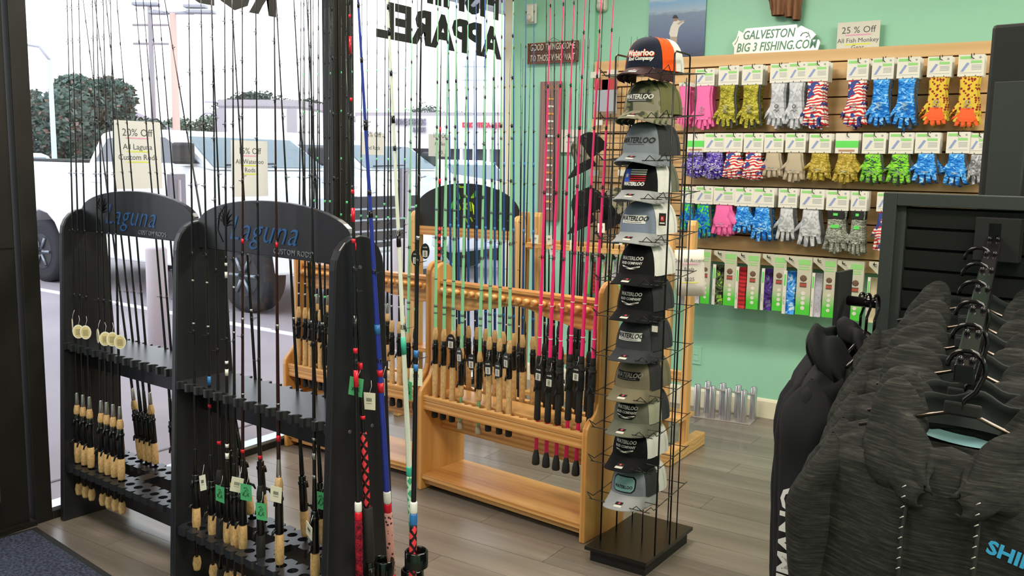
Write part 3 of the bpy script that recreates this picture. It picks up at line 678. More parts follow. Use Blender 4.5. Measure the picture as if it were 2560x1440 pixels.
# ================= FISHING RODS =================
BLK = {'black': CARBON, 'darkblue': mat('blank_navy', '24408a', .25), 'mint': mat('blank_mint', '93d9a6', .3), 'pink': mat('blank_pink', 'ff2e7e', .35),
       'blue': mat('blank_blue', '1d4f92', .3), 'white': mat('blank_white', 'e4eadb', .35), 'wine': mat('blank_wine', '2a1116', .2), 'royal': mat('blank_royal', '2a3a9c', .3), 'green': mat('blank_green', '28382e', .3)}
RED = mat('red_wrap', 'd3172f', .25); BLW = mat('blue_wrap', '2a6fb0', .3); GREYW = mat('grey_wrap', '5f7a72', .4); MINTW = mat('teal_wrap', '3fb59a', .4); GRN = mat('green_wrap', '5fd48a', .4); WHW = mat('white_wrap', 'e6e6e2', .4)
GUIDE = mat('guide_metal', '3b3b40', .25, .8)
RM = {}
def rod_parts(spec):
    L, blank, seg_, wraps, rb = spec['L'], spec['blank'], spec['seg'], spec['wraps'], spec['rb']
    out = []; end = seg_[-1][1] if seg_ else 0
    m = MB().lathe([(rb, 0.01), (rb, end), (rb*.86, end+(L-end)*.15), (rb*.62, end+(L-end)*.4), (rb*.34, end+(L-end)*.7), (.0009, L)], 8); out.append(('blank', m.mesh('blank', BLK[blank]), 0))
    for nm, z0, r0_, r1_, mt in [(q[0], (q[1] if False else 0), 0, 0, 0) for q in []]: pass
    for nm, z1, z0, ra, rm_, rc, mt in [(q[0], q[1], q[2], q[3], q[4], q[5], q[6]) for q in seg_]:
        m = MB().lathe([(ra*.85, z0), (ra, z0+.004), (rm_, (z0+z1)/2), (rc, z1-.004), (rc*.85, z1)], 12)
        if nm == 'reel_seat': m.tube([(0, -ra*.8, z0+.02), (0, -ra-.012, z0+.012), (0, -ra-.017, z0-.004)], [.006, .005, .003], 6).tube([(0, -ra, z1-.02), (0, -ra*1.15, z1-.045)], [.004, .006], 6).lathe([(ra*1.08, z1-.03), (ra*1.08, z1-.018)], 12)
        out.append((nm, m.mesh(nm, mt), 0))
    if wraps:
        m = MB(); ms = []
        for z, h_, mt in wraps:
            if mt not in ms: ms.append(mt)
            fr = rb if z <= end else rb*(1-(z-end)/(L-end)*.88); m.lathe([(fr*1.1+.0003, z), (fr*1.1+.0003, z+h_)], 8, ms.index(mt))
        out.append(('thread_wraps', m.mesh('thread_wraps', ms), 1))
    m = MB(); z = end+spec.get('g0', .42); r = spec.get('gr', .008); step = spec.get('gs', .27); gl = V((0, -1, 0)); side = spec.get('gside', 0)
    dx, dy = math.sin(side), -math.cos(side)
    while z < L-.03:
        fr = rb*(1-(z-end)/(L-end)*.88); c = V((dx*(fr+r+.002), dy*(fr+r+.002), z))
        K = 9; ring = [c+V((math.cos(2*math.pi*k/K)*r*dy, -math.cos(2*math.pi*k/K)*r*dx, 0))*1.0+V((dx*math.sin(2*math.pi*k/K)*r, dy*math.sin(2*math.pi*k/K)*r, .3*r*math.sin(2*math.pi*k/K))) for k in range(K+1)]
        m.tube(ring, .0006, 4, 0, False); m.tube([(dx*fr, dy*fr, z-.012), c-V((dx, dy, 0))*r*.9], .0006, 4); m.tube([(dx*fr, dy*fr, z+.012), c-V((dx, dy, 0))*r*.9], .0006, 4)
        m.lathe([(fr*1.03+.0001, z-.007), (fr*1.03+.0001, z+.007)], 6); z += step; step = max(.12, step*.86); r = max(.0028, r*.74)
    out.append(('line_guides', m.mesh('line_guides', GUIDE), 1)); return out
def cork_cast(L=2.15, blank='black', wr=(), fore=True, rb=.0058, k=1., g='line'):
    s = [('butt_grip', .05*k, 0, .0125, .0155, .0125, CORK), ('rear_grip', .235*k, .145*k, .0135, .0155, .0142, CORK), ('reel_seat', .36*k, .235*k, .0145, .0135, .0125, SEAT)]
    if fore: s.append(('fore_grip', .40*k, .36*k, .0135, .0135, .0105, CORK))
    s.append(('winding_check', .455*k, (.40 if fore else .36)*k, .0085, .0075, .0065, SILV if fore else SEAT))
    return dict(L=L, blank=blank, seg=s, wraps=wr, rb=rb)
def long_cork(L=2.15, blank='mint', wr=(), butt=FOAM, rb=.0082):
    s = [('butt_cap', .04, 0, .0155, .015, .0135, butt), ('rear_grip', .26, .06, .0145, .0135, .0135, CORK), ('reel_seat', .375, .26, .0135, .0145, .012, SEAT), ('fore_grip', .435, .375, .0125, .0135, .009, CORK)]
    return dict(L=L, blank=blank, seg=s, wraps=wr, rb=rb)
def split_cork(L=2.15, blank='mint', wr=(), rb=.0082):
    s = [('butt_grip', .05, 0, .0145, .0135, .007, mat('clear_cap', '9c8f78', .3)), ('rear_grip', .21, .155, .0125, .0135, .0125, CORK), ('reel_seat', .335, .21, .0145, .0155, .013, SEAT), ('fore_grip', .385, .335, .012, .0125, .009, CORK)]
    return dict(L=L, blank=blank, seg=s, wraps=wr, rb=rb)
def pinkspec(L=2.15, low=.09, rb=.0085):
    s = [('butt_cap', .07, 0, .0175, .0155, .0085, FOAM), ('rear_grip', low+.135, low, .0145, .0135, .0135, FOAM), ('reel_seat', low+.25, low+.135, .0165, .017, .013, FOAM), ('fore_grip', low+.285, low+.25, .012, .0115, .009, FOAM)]
    return dict(L=L, blank='pink', seg=s, wraps=((low+.36, .004, WHW), (low+.5, .004, WHW)), rb=rb)
def blackgrip(L=2.15, blank='black', wr=(), rb=.006):
    s = [('butt_cap', .05, 0, .013, .015, .0125, FOAM), ('rear_grip', .24, .14, .0145, .0155, .0135, FOAM), ('reel_seat', .36, .24, .014, .013, .012, SEAT), ('fore_grip', .41, .36, .0125, .012, .009, FOAM)]
    return dict(L=L, blank=blank, seg=s, wraps=wr, rb=rb)
def add_rod(key, spec, P, T, label, group, spin=None):
    if key not in RM: RM[key] = rod_parts(spec)
    d = (T-P).normalized(); q = d.to_track_quat('Z', 'Y')
    ax = q @ V((0, -1, 0)); want = V((0, -1, 0)) if spin is None else V((math.sin(spin), -math.cos(spin), 0))
    ax2 = (want-d*want.dot(d)).normalized(); xx = ax2.cross(d)*-1; yy_ = -ax2
    Mx = Matrix((yy_.cross(d), yy_, d)).transposed()
    t = thing('fishing_rod', label, 'fishing rod', P, 0, group); t.rotation_euler = Mx.to_euler()
    for nm, me, st in RM[key]:
        o = link(nm, me, t)
        if st: stuff(o)
    return t
def rod_line(frame, off, zb, bot, top, key, spec, label, group, spin=None):
    """rod through image columns bot=(x,y) and top=(x,y) on the rack's own row plane; butt at height zb"""
    (cx, cy), rz = frame; n = V((math.sin(rz), -math.cos(rz), 0)); p0 = V((cx, cy, 0))+n*off
    a = onP(bot[0], bot[1], p0, n); b_ = onP(top[0], top[1], p0, n); d = (b_-a).normalized()
    P = a+d*((zb-a.z)/d.z); return add_rod(key, spec, P, b_, label, group, spin), P, d
RNG = random.Random(11)
F1 = ((-3.228, 2.182), R_(-3.4)); F2 = ((-2.285, 2.030), R_(-5.3))
FW1 = ((-2.178, 3.360), R_(-5.55)); FW2 = ((-3.205, 3.485), R_(-1.0)); F3 = ((-3.215, 4.36), R_(1)); FM = ((-2.335, 4.52), 0)
sA = cork_cast(2.25)
tags1 = []
for i, (bx, by, tx) in enumerate(((196, 1169, 169), (212, 1176, 180), (228, 1183, 198), (256, 1197, 232), (271, 1204, 242), (287, 1211, 259), (304, 1218, 277))):
    o, P, d = rod_line(F1, .088, .108, (bx, by), (tx, 50), 'lagA', sA, 'black rod with cork grips, %s from left, front row of left black rack' % ORD[i], 'cork grip rods in front row of left black rack'); tags1.append((P, d))
backs = [(318, 872, 208), (335, 878, 237), (349.5, 881, 265), (366, 886, 292), (416, 900, 339), (430, 903, 358), (452, 905, 376), (470, 905, 396)]
for i, (bx, by, tx) in enumerate(backs):
    rod_line(F1, -.09, .12, (bx, by), (tx, 0), 'lagB' if i % 3 else 'lagA', cork_cast(2.3, fore=False) if i % 3 else sA, 'slim black rod leaning in back row of left black rack, %s from left' % ORD[i], 'back row rods of left black rack', spin=R_(20))
WN = ((.62, .012, RED), (.70, .03, BLW), (.9, .006, SILV), (1.05, .006, SILV)); WR2 = ((.5, .012, RED), (.66, .012, RED), (.70, .005, SILV), (.95, .008, SILV), (1.2, .015, RED))
WW = ((.46, .02, WHW), (.5, .012, WHW), (.75, .022, WHW), (.79, .01, WHW), (1.08, .02, WHW), (1.12, .01, WHW))
front2 = [(491, 1301, 473, 'cc', 'black rod with short cork grip'), (531, 1320, 504, 'cn', 'black rod with blue reel seat ring'), (551, 1326, 531, 'bg', 'all black foam grip rod'), (569, 1338, 562, 'cw', 'black rod with bold white thread bands'),
          (587, 1338, 582, 'cc', 'black rod with long cork grip'), (607, 1353, 606, 'cr', 'dark wine rod with red winding bands'), (652, 1374, 640, 'bg', 'dark rod with black foam grip'), (699, 1397, 686, 'lr', 'wine red rod with tall cork grip'), (788, 1434, 777, 'cs', 'black cork grip rod with silver bands')]
SP = {'cc': cork_cast(2.25, wr=WN[2:], fore=False), 'cn': cork_cast(2.25, 'black', WN, False), 'bg': blackgrip(2.25, 'black', WR2[:1]), 'cw': cork_cast(2.25, wr=WW, fore=False), 'cr': cork_cast(2.25, 'wine', WR2, False, k=1.05), 'lr': cork_cast(2.25, 'wine', ((.58, .02, RED),)+WR2[1:], True, k=1.15, rb=.0064), 'cs': cork_cast(2.25, wr=((.5, .01, SILV), (.56, .02, SILV), (.62, .008, SILV)), fore=False, k=1.1)}
rods2 = []
for i, (bx, by, tx, k, lb) in enumerate(front2):
    o, P, d = rod_line(F2, .088, .085, (bx, by), (tx, 80), 'r2'+k, SP[k], '%s, %s from left, front row of near black rack' % (lb, ORD[i]), 'front row rods of near black rack'); rods2.append((P, d))
for i, (b0, t0) in enumerate((((520, 644), (471, 480)), ((554, 644), (542, 480)), ((639, 960), (605, 480)), ((742, 946), (713, 480)), ((785, 911), (757, 480)), ((813, 960), (787, 480)), ((838, 700), (834, 480)))):
    rod_line(F2, -.09, .12, b0, (t0[0]-(b0[0]-t0[0])*.25, t0[1]-200), 'r2b', cork_cast(2.3, wr=((.9, .008, SILV), (1.1, .008, SILV)), fore=False, rb=.0066), 'thin black rod in back row of near black rack, %s from left' % ORD[i], 'back row rods of near black rack', spin=R_(160))
# rods standing beside the near black rack
def free_rod(zb, a, b_, key, spec, label, spin=None):
    d = (b_-a).normalized(); P = a+d*((zb-a.z)/d.z); return add_rod(key, spec, P, b_, label, None, spin), P, d
def custom(L, blank, seg_, wraps, rb, **k): return dict(L=L, blank=blank, seg=seg_, wraps=wraps, rb=rb, **k)
PX = -1.835; DR = diamond('red_black_diamond', '14060a', 'e03a44'); DM = diamond('mint_diamond', 'b9dcc0', '3f9d78'); SK = spots('tan_spotted_skin', 'd79a92', '3a1b24', 70, .3); DW = camo('dark_red_marble', ['4a0c1c', '7a1326', '9c1c30'], 60)
r1 = custom(2.35, 'black', [('butt_cap', .10, 0, .016, .016, .013, FOAM), ('collar', .16, .10, .015, .019, .014, RED), ('collar_top', .20, .16, .012, .011, .011, RED), ('grip_wrap', .40, .20, .0115, .0115, .0115, DW), ('grip_ring', .425, .40, .0115, .0115, .0115, RED), ('decal_band', .455, .425, .011, .011, .011, WHW)],
            ((.80, .05, RED), (.9, .015, RED), (.95, .06, CARBON), (1.22, .012, RED), (1.28, .04, RED), (1.36, .012, RED), (1.62, .01, RED), (1.75, .05, RED), (1.85, .01, RED)), .0075, gr=.016)
a = onX(897, 1350, PX+.05); free_rod(.10, a, onX(884, 600, PX+.02), 'bigred', r1, 'heavy black rod with red bands and red metal collar beside the near black rack', R_(60))
r2 = custom(1.9, 'black', [('foam_butt', .22, 0, .0175, .0175, .0175, FOAM), ('reel_seat', .36, .22, .013, .013, .013, SEAT), ('foam_grip', .53, .36, .0165, .0165, .0165, FOAM), ('grip_wrap', .76, .53, .010, .0105, .010, DR)], ((.80, .01, RED), (.95, .02, RED), (1.3, .02, RED)), .0068, gr=.014)
a = onX(925, 1420, PX+.06); free_rod(.0, a, onX(898, 850, PX+.03), 'foamred', r2, 'heavy rod with red diamond wrap above a black foam grip against the black side panel', R_(60))
r3 = custom(2.45, 'royal', [('butt_cap', .13, 0, .018, .018, .016, FOAM), ('metal_collar', .19, .13, .0155, .018, .014, mat('blue_metal', '1c4aa8', .2, .8)), ('grip_ring', .22, .19, .0125, .0125, .0125, RED), ('grip_wrap', .43, .22, .0125, .0125, .0125, SK), ('grip_ring', .46, .43, .012, .012, .012, RED), ('decal_band', .50, .46, .012, .012, .012, WHW)],
            ((.82, .03, RED), (.87, .02, RED), (1.0, .03, BLW), (1.35, .02, SEAT), (1.6, .02, SEAT)), .0098, gr=.018)
a = onX(975, 1360, -1.80); free_rod(.045, a, onX(928, 560, -1.80), 'bigblue', r3, 'thick royal blue rod with tan spotted grip wrap and blue metal collar', R_(80))
r4 = custom(2.45, 'white', [('butt_cap', .22, 0, .018, .019, .016, FOAM), ('reel_seat', .29, .22, .0125, .0125, .0115, SILV), ('grip_wrap', .60, .29, .010, .0095, .0095, DM), ('grip_ring', .63, .60, .0095, .0095, .0095, MINTW)], ((.97, .05, MINTW), (1.28, .035, SEAT), (1.62, .02, SEAT), (1.85, .02, SEAT)), .0082, gr=.016)
a = onX(1029, 1300, -1.66); free_rod(.04, a, onX(993, 520, -1.66), 'bigwhite', r4, 'thick white rod with mint diamond grip wrap standing in a black cup', R_(80))
r5 = custom(2.3, 'black', [('butt_cap', .26, 0, .019, .020, .018, FOAM), ('grip_ring', .30, .26, .0125, .0125, .0125, BLW), ('grip_wrap', .48, .30, .0115, .011, .011, DR), ('grip_ring', .515, .48, .0115, .0115, .0115, BLW), ('decal_band', .55, .515, .011, .011, .011, WHW)], ((.93, .02, BLW), (.97, .02, BLW), (1.3, .01, SILV)), .0078, gr=.014)
a = onX(1033, 1330, -1.60); free_rod(.04, a, onX(1044, 640, -1.60), 'redblue', r5, 'thick black rod with red diamond grip wrap and blue rings in a black cup', R_(100))
# pine rack 1, front row
MW = ((.50, .008, GREYW), (.53, .012, GREYW), (.66, .006, GREYW), (.98, .012, GREYW), (1.3, .012, GREYW))
mint = [(1087.5, 980, 1095, 'l'), (1108, 987, 1121, 'l'), (1130.5, 992, 1142, 'l'), (1152, 995, 1171, 's'), (1197, 1005, 1218, 's'), (1221, 1013, 1237, 'l'), (1248, 1018, 1255, 'l'), (1272, 1024, 1283, 'l')]
handles = []
for i, (bx, by, tx, k) in enumerate(mint):
    o, P, d = rod_line(FW1, .100, .355 if k == 'l' else .33, (bx, by), (tx, 0), 'mint'+k, long_cork(wr=MW) if k == 'l' else split_cork(wr=MW), 'mint green rod with cork grip, %s from left, front pine rack' % ORD[i], 'mint green rods on the front pine rack'); handles.append((P, d))
for i, (bx, by, tx, low) in enumerate(((1343, 1042, 1377, .20), (1369, 1047, 1409, .20), (1394, 1053, 1435.5, .20), (1419, 1060, 1463, .23), (1445, 1070, 1503, .23), (1472, 1085, 1534, .23))):
    o, P, d = rod_line(FW1, .100, .262, (bx, by), (tx, 0), 'pink%d' % (low*100), pinkspec(low=low), 'hot pink rod with black foam grip, %s from left of pink rods' % ORD[i], 'hot pink rods on the front pine rack'); handles.append((P, d))
# back row of pine rack 1
bk = [(1127, 700, 1120, 'blue'), (1147, 700, 1140, 'blue'), (1171, 700, 1170, 'blue'), (1192, 700, 1190, 'blue'), (1214, 700, 1212, 'blue'), (1237, 700, 1236, 'blue'), (1259, 700, 1262, 'blue'), (1284, 700, 1284, 'blue'), (1308, 700, 1315.5, 'blue'), (1333, 700, 1335, 'blue'), (1362, 700, 1366, 'black'), (1385, 700, 1386, 'black'), (1405, 700, 1413, 'black'), (1430, 700, 1444, 'black'), (1450, 700, 1474, 'black'), (1480, 700, 1508, 'black')]
BW = ((.50, .02, BLW), (.55, .012, BLW), (.9, .02, BLW), (1.2, .02, BLW))
for i, (bx, by, tx, c_) in enumerate(bk):
    blue = c_ == 'blue'
    rod_line(FW1, -.100, .34, (bx, by), (tx, 0), 'bk'+c_, long_cork(blank='blue', wr=BW, rb=.0066) if blue else blackgrip(2.1, 'black', ((.5, .01, SILV), (.6, .01, YEL_L))), ('deep blue rod with cork foregrip' if blue else 'black rod with black grip')+', %s from left, back row of front pine rack' % ORD[i if blue else i-10], ('blue' if blue else 'black')+' rods in back row of the front pine rack', R_(180))
# pine rack 2
w2r = [(746, 860, 752, 'cork'), (763, 850, 761, 'cork'), (777, 880, 772, 'cork'), (787, 880, 783, 'bg'), (801, 880, 797, 'cork'), (812, 880, 812, 'bg'), (826, 880, 823, 'bg'), (868, 880, 866, 'bg'), (959, 880, 963, 'bg'), (980, 880, 975, 'cork'), (998.5, 880, 996, 'cork'), (1020, 880, 1030, 'mint'), (1038, 880, 1043, 'bg')]
for i, (bx, by, tx, k) in enumerate(w2r):
    sp_ = {'cork': long_cork(2.2, 'black', ((.5, .01, SILV), (.56, .006, SILV)), rb=.006), 'bg': blackgrip(2.2, 'black', ((.5, .012, GRN), (1.0, .012, GRN))), 'mint': split_cork(wr=MW)}[k]
    rod_line(FW2, .100, .34, (bx, by), (tx, 100), 'w2'+k, sp_, '%s, %s from left, front row of rear pine rack' % ({'cork': 'black rod with cork grips', 'bg': 'black rod with dark grip', 'mint': 'mint green rod with dark reel seat'}[k], ORD[i]), 'front row rods of the rear pine rack')
for i, x in enumerate((757, 792, 818, 852, 878, 901, 921, 940, 968, 1008)):
    rod_line(FW2, -.100, .36, (x, 860), (x+RNG.uniform(-6, 10), 80), 'w2b', cork_cast(2.15, wr=((.6, .012, GRN), (.9, .012, GRN), (1.2, .012, GRN), (1.45, .012, GRN), (1.65, .012, GRN))), 'thin black rod in back row of rear pine rack, %s from left' % ORD[i], 'back row rods of the rear pine rack', R_(170))
# insect rack
DG = diamond('green_black_diamond', '103818', '2fae62')
big = lambda dm: custom(2.3, 'black' if dm is DR else 'mint', [('foam_grip', .40, 0, .017, .017, .017, FOAM), ('foam_grip', .80, .62, .017, .017, .017, FOAM), ('grip_wrap', 1.05, .80, .011, .011, .011, dm)], ((1.3, .03, RED), (1.6, .03, RED)) if dm is DR else ((1.4, .1, MINTW), (1.7, .1, MINTW)), .0085, gr=.016)
for (bx, tx, dm, lb) in ((1097, 1104, DR, 'heavy black rod with red diamond wrap in front of the round black board'), (1110, 1124, DG, 'heavy mint rod with green diamond wrap in front of the round black board')):
    rod_line(F3, .11, .13, (bx, 640), (tx, 0), 'ins'+lb[6:9], big(dm), lb, None)
for i, x in enumerate((1141, 1163, 1187, 1205, 1229, 1247, 1268, 1300)):
    rod_line(F3, .08, .13, (x, 650), (x+RNG.uniform(-3, 8), 120), 'insb', blackgrip(2.0, 'black', ((.5, .01, SILV),)), 'slim dark rod on the rack with round black board, %s from left' % ORD[i], 'slim rods on the round board rack')
for i, (x, tx, ty) in enumerate(((1372, 1379, 60), (1381, 1387, 200), (1400, 1418, 60), (1424, 1430, 60), (1437, 1452, 60), (1444, 1462, 120), (1455, 1475, 60), (1466, 1500, 100), (1500, 1530, 60), (1513, 1554, 0), (1526, 1587, 0), (1541, 1590, 130), (1555, 1623, 0), (1300, 1302, 195), (1313, 1325, 195))):
    rod_line(FM, .09, .23, (x, 700), (tx, ty), 'mpl', blackgrip(2.0, 'black', ((.5, .01, SILV),), .0056), 'slim black rod on the pale maple rack, %s from its left posts' % ORD[i], 'slim black rods on the maple rack', R_(30))
# ---- hang tags on rods (rest on the rods, so things of their own) ----
TAGC = mat('black_tag_card', '17181a', .5)
def tagcard(name, label, P, shape, rot, group, tilt=0, seed=0):
    t = thing(name, label, 'price tag', P, 0, group, rot=(R_(tilt*.4), R_(tilt), rot))
    if shape == 'round':
        MB().tube([(0, -.0008, 0), (0, .0008, 0)], .022, 20).build('card', mat('cream_tag', 'e6e2cf', .7), t).scale = (1, 1, 1.3)
        MB().tube([(0, -.0012, 0), (0, -.0008, 0)], .018, 18).build('printed_oval', mat('gold_print', 'd8c68d', .6), t).scale = (.95, 1, 1.28)
        m = MB()
        for k in range(5): m.box(-.010, .010, -.0017, -.0012, -.012+k*.005, -.0105+k*.005)
        m.build('printed_lines', INK, t); hi = .029
    elif shape == 'oval':
        MB().tube([(0, -.001, 0), (0, .001, 0)], .023, 18).build('card', TAGC, t).scale = (1, 1, 1.6)
        MB().box(-.0125, .0125, -.0022, -.001, -.027, .003).build('barcode_sticker', PAPER, t)
        m = MB()
        for k in range(7): m.box(-.006, .006, -.0027, -.0022, -.023+k*.0033, -.0215+k*.0033)
        m.build('barcode', FOAM, t); text('tag_lettering', 'rods', .012, WHW, t, (0, -.0015, .015)); hi = .036
    elif shape == 'rect' or shape == 'green':
        c_ = mat('green_tag', '4fae76', .6) if shape == 'green' else mat('ivory_tag', 'e2dfcb', .7)
        w, h = (.022, .028) if shape == 'green' else (.020, .026)
        MB().box(-w, w, -.0006, .0006, -h, h).build('card', c_, t)
        if shape == 'green':
            m = MB(); m.tube([(-.012, -.0012, -.012), (0, -.0012, .010), (.012, -.0012, -.012)], .0012, 4).tube([(-.009, -.0012, .014), (.002, -.0012, .018), (.010, -.0012, .006)], .001, 4).tube([(-.014, -.0012, -.002), (-.002, -.0012, -.014), (.013, -.0012, .0)], .001, 4)
            m.build('sketch_print', mat('dark_green_print', '174a2c', .6), t)
        else:
            m = MB()
            for k in range(8): m.box(-.009+k*.0023, -.0078+k*.0023, -.0011, -.0006, -.001, .010)
            m.box(-.009, .009, -.0011, -.0006, -.007, -.006); m.build('barcode', INK, t)
        hi = h
    MB().tube([(0, 0, hi-.004), (.006, .004, hi+.02), (.002, .010, hi+.035)], .0007, 4).build('string', WHW, t)
    return t
for i, (px, py) in enumerate(((181, 814), (196, 829), (214, 831), (245, 840), (263, 847), (281, 848), (300, 855))):
    P = onP(px, py, V(F1[0]+(0,))+V((0, -.135, 0)), V((-.06, -1, 0)))
    tagcard('price_tag', 'oval cream hang tag on rods of left black rack, %s from left' % ORD[i], P, 'round', (R_(-25), R_(50), R_(40), R_(-20), R_(65), R_(55), R_(45))[i], 'oval hang tags on the left black rack')
for i, (px, py, sh, rt, tl, lb) in enumerate(((507, 1207, 'rect', -.1, -22, 'tilted ivory price tag on the leftmost rod of the near black rack'), (550, 1235, 'green', 0, 3, 'green hang tag between the second and third rods of the near black rack'), (615, 1231, 'green', .2, 2, 'green hang tag on the cork grip rod beside the centre of the near black rack'), (653, 1279, 'green', .1, -4, 'green hang tag on the black foam grip rod of the near black rack'),
        (690, 1236, 'rect', .3, 6, 'ivory price tag on the tall cork grip rod of the near black rack'), (773, 1327, 'rect', -.3, 20, 'tilted white price tag lowest on the near black rack'), (592, 1212, 'rect', .6, 12, 'narrow ivory price tag behind the centre rods of the near black rack'))):
    P = onP(px, py, V(F2[0]+(0,))+V((0, -.125, 0)), V((-.09, -1, 0))); tagcard('price_tag', lb, P, sh, rt, None, tl)
for px, py, sh, rt, tl, lb, k in ((890, 967, 'green', .3, 8, 'green hang tag on the red banded rod against the black side panel', 1.0), (923, 1003, 'rect', .3, 0, 'cream price tag on a white string against the black side panel', 1.0), (956, 965, 'rect', -.5, 0, 'ivory price tag on the royal blue rod', 1.0), (1040, 943, 'rect', .35, 0, 'square ivory price tag in front of the pine rack side', 1.0), (1021, 975, 'green', -.4, 0, 'green hang tag behind the thick white rod', 1.0),
        (803, 1252, 'green', .1, 0, 'green hang tag at the right end rods of the near black rack', 1)):
    P = onX(px, py, -1.70 if px > 1000 else (-1.81 if px > 850 else -1.99)); tagcard('price_tag', lb, P, sh, rt, None, tl)
n1 = V((math.sin(FW1[1]), -math.cos(FW1[1]), 0)); q1 = V(FW1[0]+(0,))+n1*.155
for i, (px, py) in enumerate(((1127, 855), (1148, 888), (1220, 920), (1244, 925), (1265, 902), (1346, 935), (1373, 950), (1440, 935), (1178, 905))):
    P = onP(px, py, q1, n1); tagcard('price_tag', 'black oval tag with barcode on front pine rack handles, %s from left' % ORD[[1127, 1148, 1178, 1220, 1244, 1265, 1346, 1373, 1440].index(px)], P, 'oval', RNG.uniform(-.4, .4), 'black oval tags on the front pine rack', RNG.uniform(-5, 5))
n2 = V((0, -1, 0))
for px, py, lb in ((1063, 628, 'larger black oval hang tag high above the pine side panel'), (1039, 645, 'smaller black oval hang tag with barcode above the pine side panel')):
    P = onP(px, py, V((-2.9, 3.3, 0)), n2); tagcard('price_tag', lb, P, 'oval', .2, None, 0)
for i, (px, py) in enumerate(((1304, 592), (1337, 598), (1373, 600), (1380, 625), (1433, 612), (1503, 570), (1548, 600))):
    P = onP(px, py, V((0, 4.38, 0)), n2); tagcard('price_tag', 'small white tag on the notched maple rail, %s from the left' % ORD[i], P, 'rect', RNG.uniform(-.5, .5), 'white tags on the maple rail', RNG.uniform(-12, 12))
# ---- black cups and clear base at the foot of the near rack ----
t = thing('rod_cup_stand', 'cluster of black round rod cups on a clear base at the bottom edge', 'stand', (onX(985, 1440, -1.70).x, onX(985, 1440, -1.70).y, 0))
ox, oy = t.location.x, t.location.y
for (px, py, X) in ((958, 1400, -1.80), (1041, 1378, -1.60), (1031, 1424, -1.66), (905, 1432, -1.86)):
    p = onX(px, py, X); k = MB(); prof = [(.034, -.045), (.034, 0), (.030, .004), (.027, 0), (.027, -.04)]
    k._lathe([(r_, max(.0, p.z)+z) for r_, z in prof], 20, 0, (0, 0, 0), True); k.build('cup', mat('glossy_black_plastic', '0c0c0d', .12), t, (p.x-ox, p.y-oy, 0))
MB()._lathe([(.085, 0), (.09, .03), (.085, .035), (.08, .03), (.075, .004)], 28, 0, (0, 0, 0), True).build('clear_base', mat('clear_plastic', 'c9c8b0', .1, alpha=.5), t, (0, 0, 0))
# ================= TOWER OF CAPS =================
TC = V((-1.497, 3.23, 0)); Tz = R_(-1)
t = thing('cap_display_tower', 'tall black wire tower on a flat square base holding caps', 'display rack', TC, Tz)
MB().box(-.135, .135, -.205, .235, .045, .06).build('base_top', mat('gloss_black_base', '161514', .25), t, bevel=.002)
MB().box(-.115, .125, -.19, .20, 0, .045).build('base_plinth', mat('black_plinth', '0f0f0f', .6), t)
LX, RX, YA, YB = -.112, .127, -.115, .02
for x in (LX, RX):
    MB().tube([(x, YA, .06), (x, YA, 1.955), (x, YA+.01, 1.965), (x, YB-.01, 1.965), (x, YB, 1.955), (x, YB, .06)], .0035, 8).build('side_hoop', WIRE, t)
for x, y in ((-.10, .14), (.04, .19), (.12, .10), (0.03, -.03)): MB().tube([(x, y, .06), (x, y, .30 if x == .03 else 1.90)], .0025, 6).build('rear_wire', WIRE, t)
TIERZ = [onY(1560, y, TC.y-.19).z for y in (184, 293, 398, 492, 598, 702, 792, 893, 992, 1078, 1165, 1262)]
for z in TIERZ:
    m = MB()
    for y, dz in ((-.20, -.004), (-.115, .0), (.0, .012), (.12, .02)): m.tube([(LX-.01, y, z+dz), (RX+.012, y, z+dz)], .0018, 5)
    for x in (LX-.012, RX+.012): m.tube([(x, .14, z+.022), (x, -.115, z), (x, -.165, z-.004), (x*1.05, -.205, z+.022), (x*.86, -.205, z-.004)], .0018, 5)
    m.tube([(RX-.02, -.2, z-.004), (RX-.04, -.208, z+.014), (RX-.06, -.2, z-.004)], .0018, 5)
    m.build('wire_shelf', WIRE, t)
CA, CB, CH = .086, .100, .125
def crown(t_, ph, g=0):
    e = max(0., math.cos(t_*math.pi/2))**.62; z = CH*math.sin(t_*math.pi/2)
    return (CA+g)*e*math.sin(ph), -(CB+g)*e*math.cos(ph), z
def crown_y(x, z, g=.0015):
    s_ = min(.999, max(0, z/CH)); e = math.cos(math.asin(s_))**.62; q = min(.98, abs(x)/((CA+g)*e)); return -((CB+g)*e)*math.sqrt(1-q*q)
FR = R_(62)
def surf_text(nm, s, size, m_, par, x0, z0, shear=0, bold=0, sx=1, sp=1):
    return text(nm, s, size, m_, par, (0, 0, 0), (0, 0, 0), .0005, shear, bold, sp, 'CENTER', sx, fn=lambda c: V((x0+c.x, crown_y(x0+c.x, z0+c.y, .0022+c.z), z0+c.y)))
def surf_patch(nm, m_, par, x0, x1, z0, z1, g=.0018, cut=0):
    def f(u, v):
        k = 1-cut*abs(v-.5)*0; x = x0+(x1-x0)*u; z = z0+(z1-z0)*v
        if cut: xm = (x0+x1)/2; x = xm+(x-xm)*(1-cut*(max(0, abs(v-.5)-.25)*4)**1.5*.6)
        return x, crown_y(x, z, g), z
    return MB().grid(f, 10, 6).build(nm, m_, par)
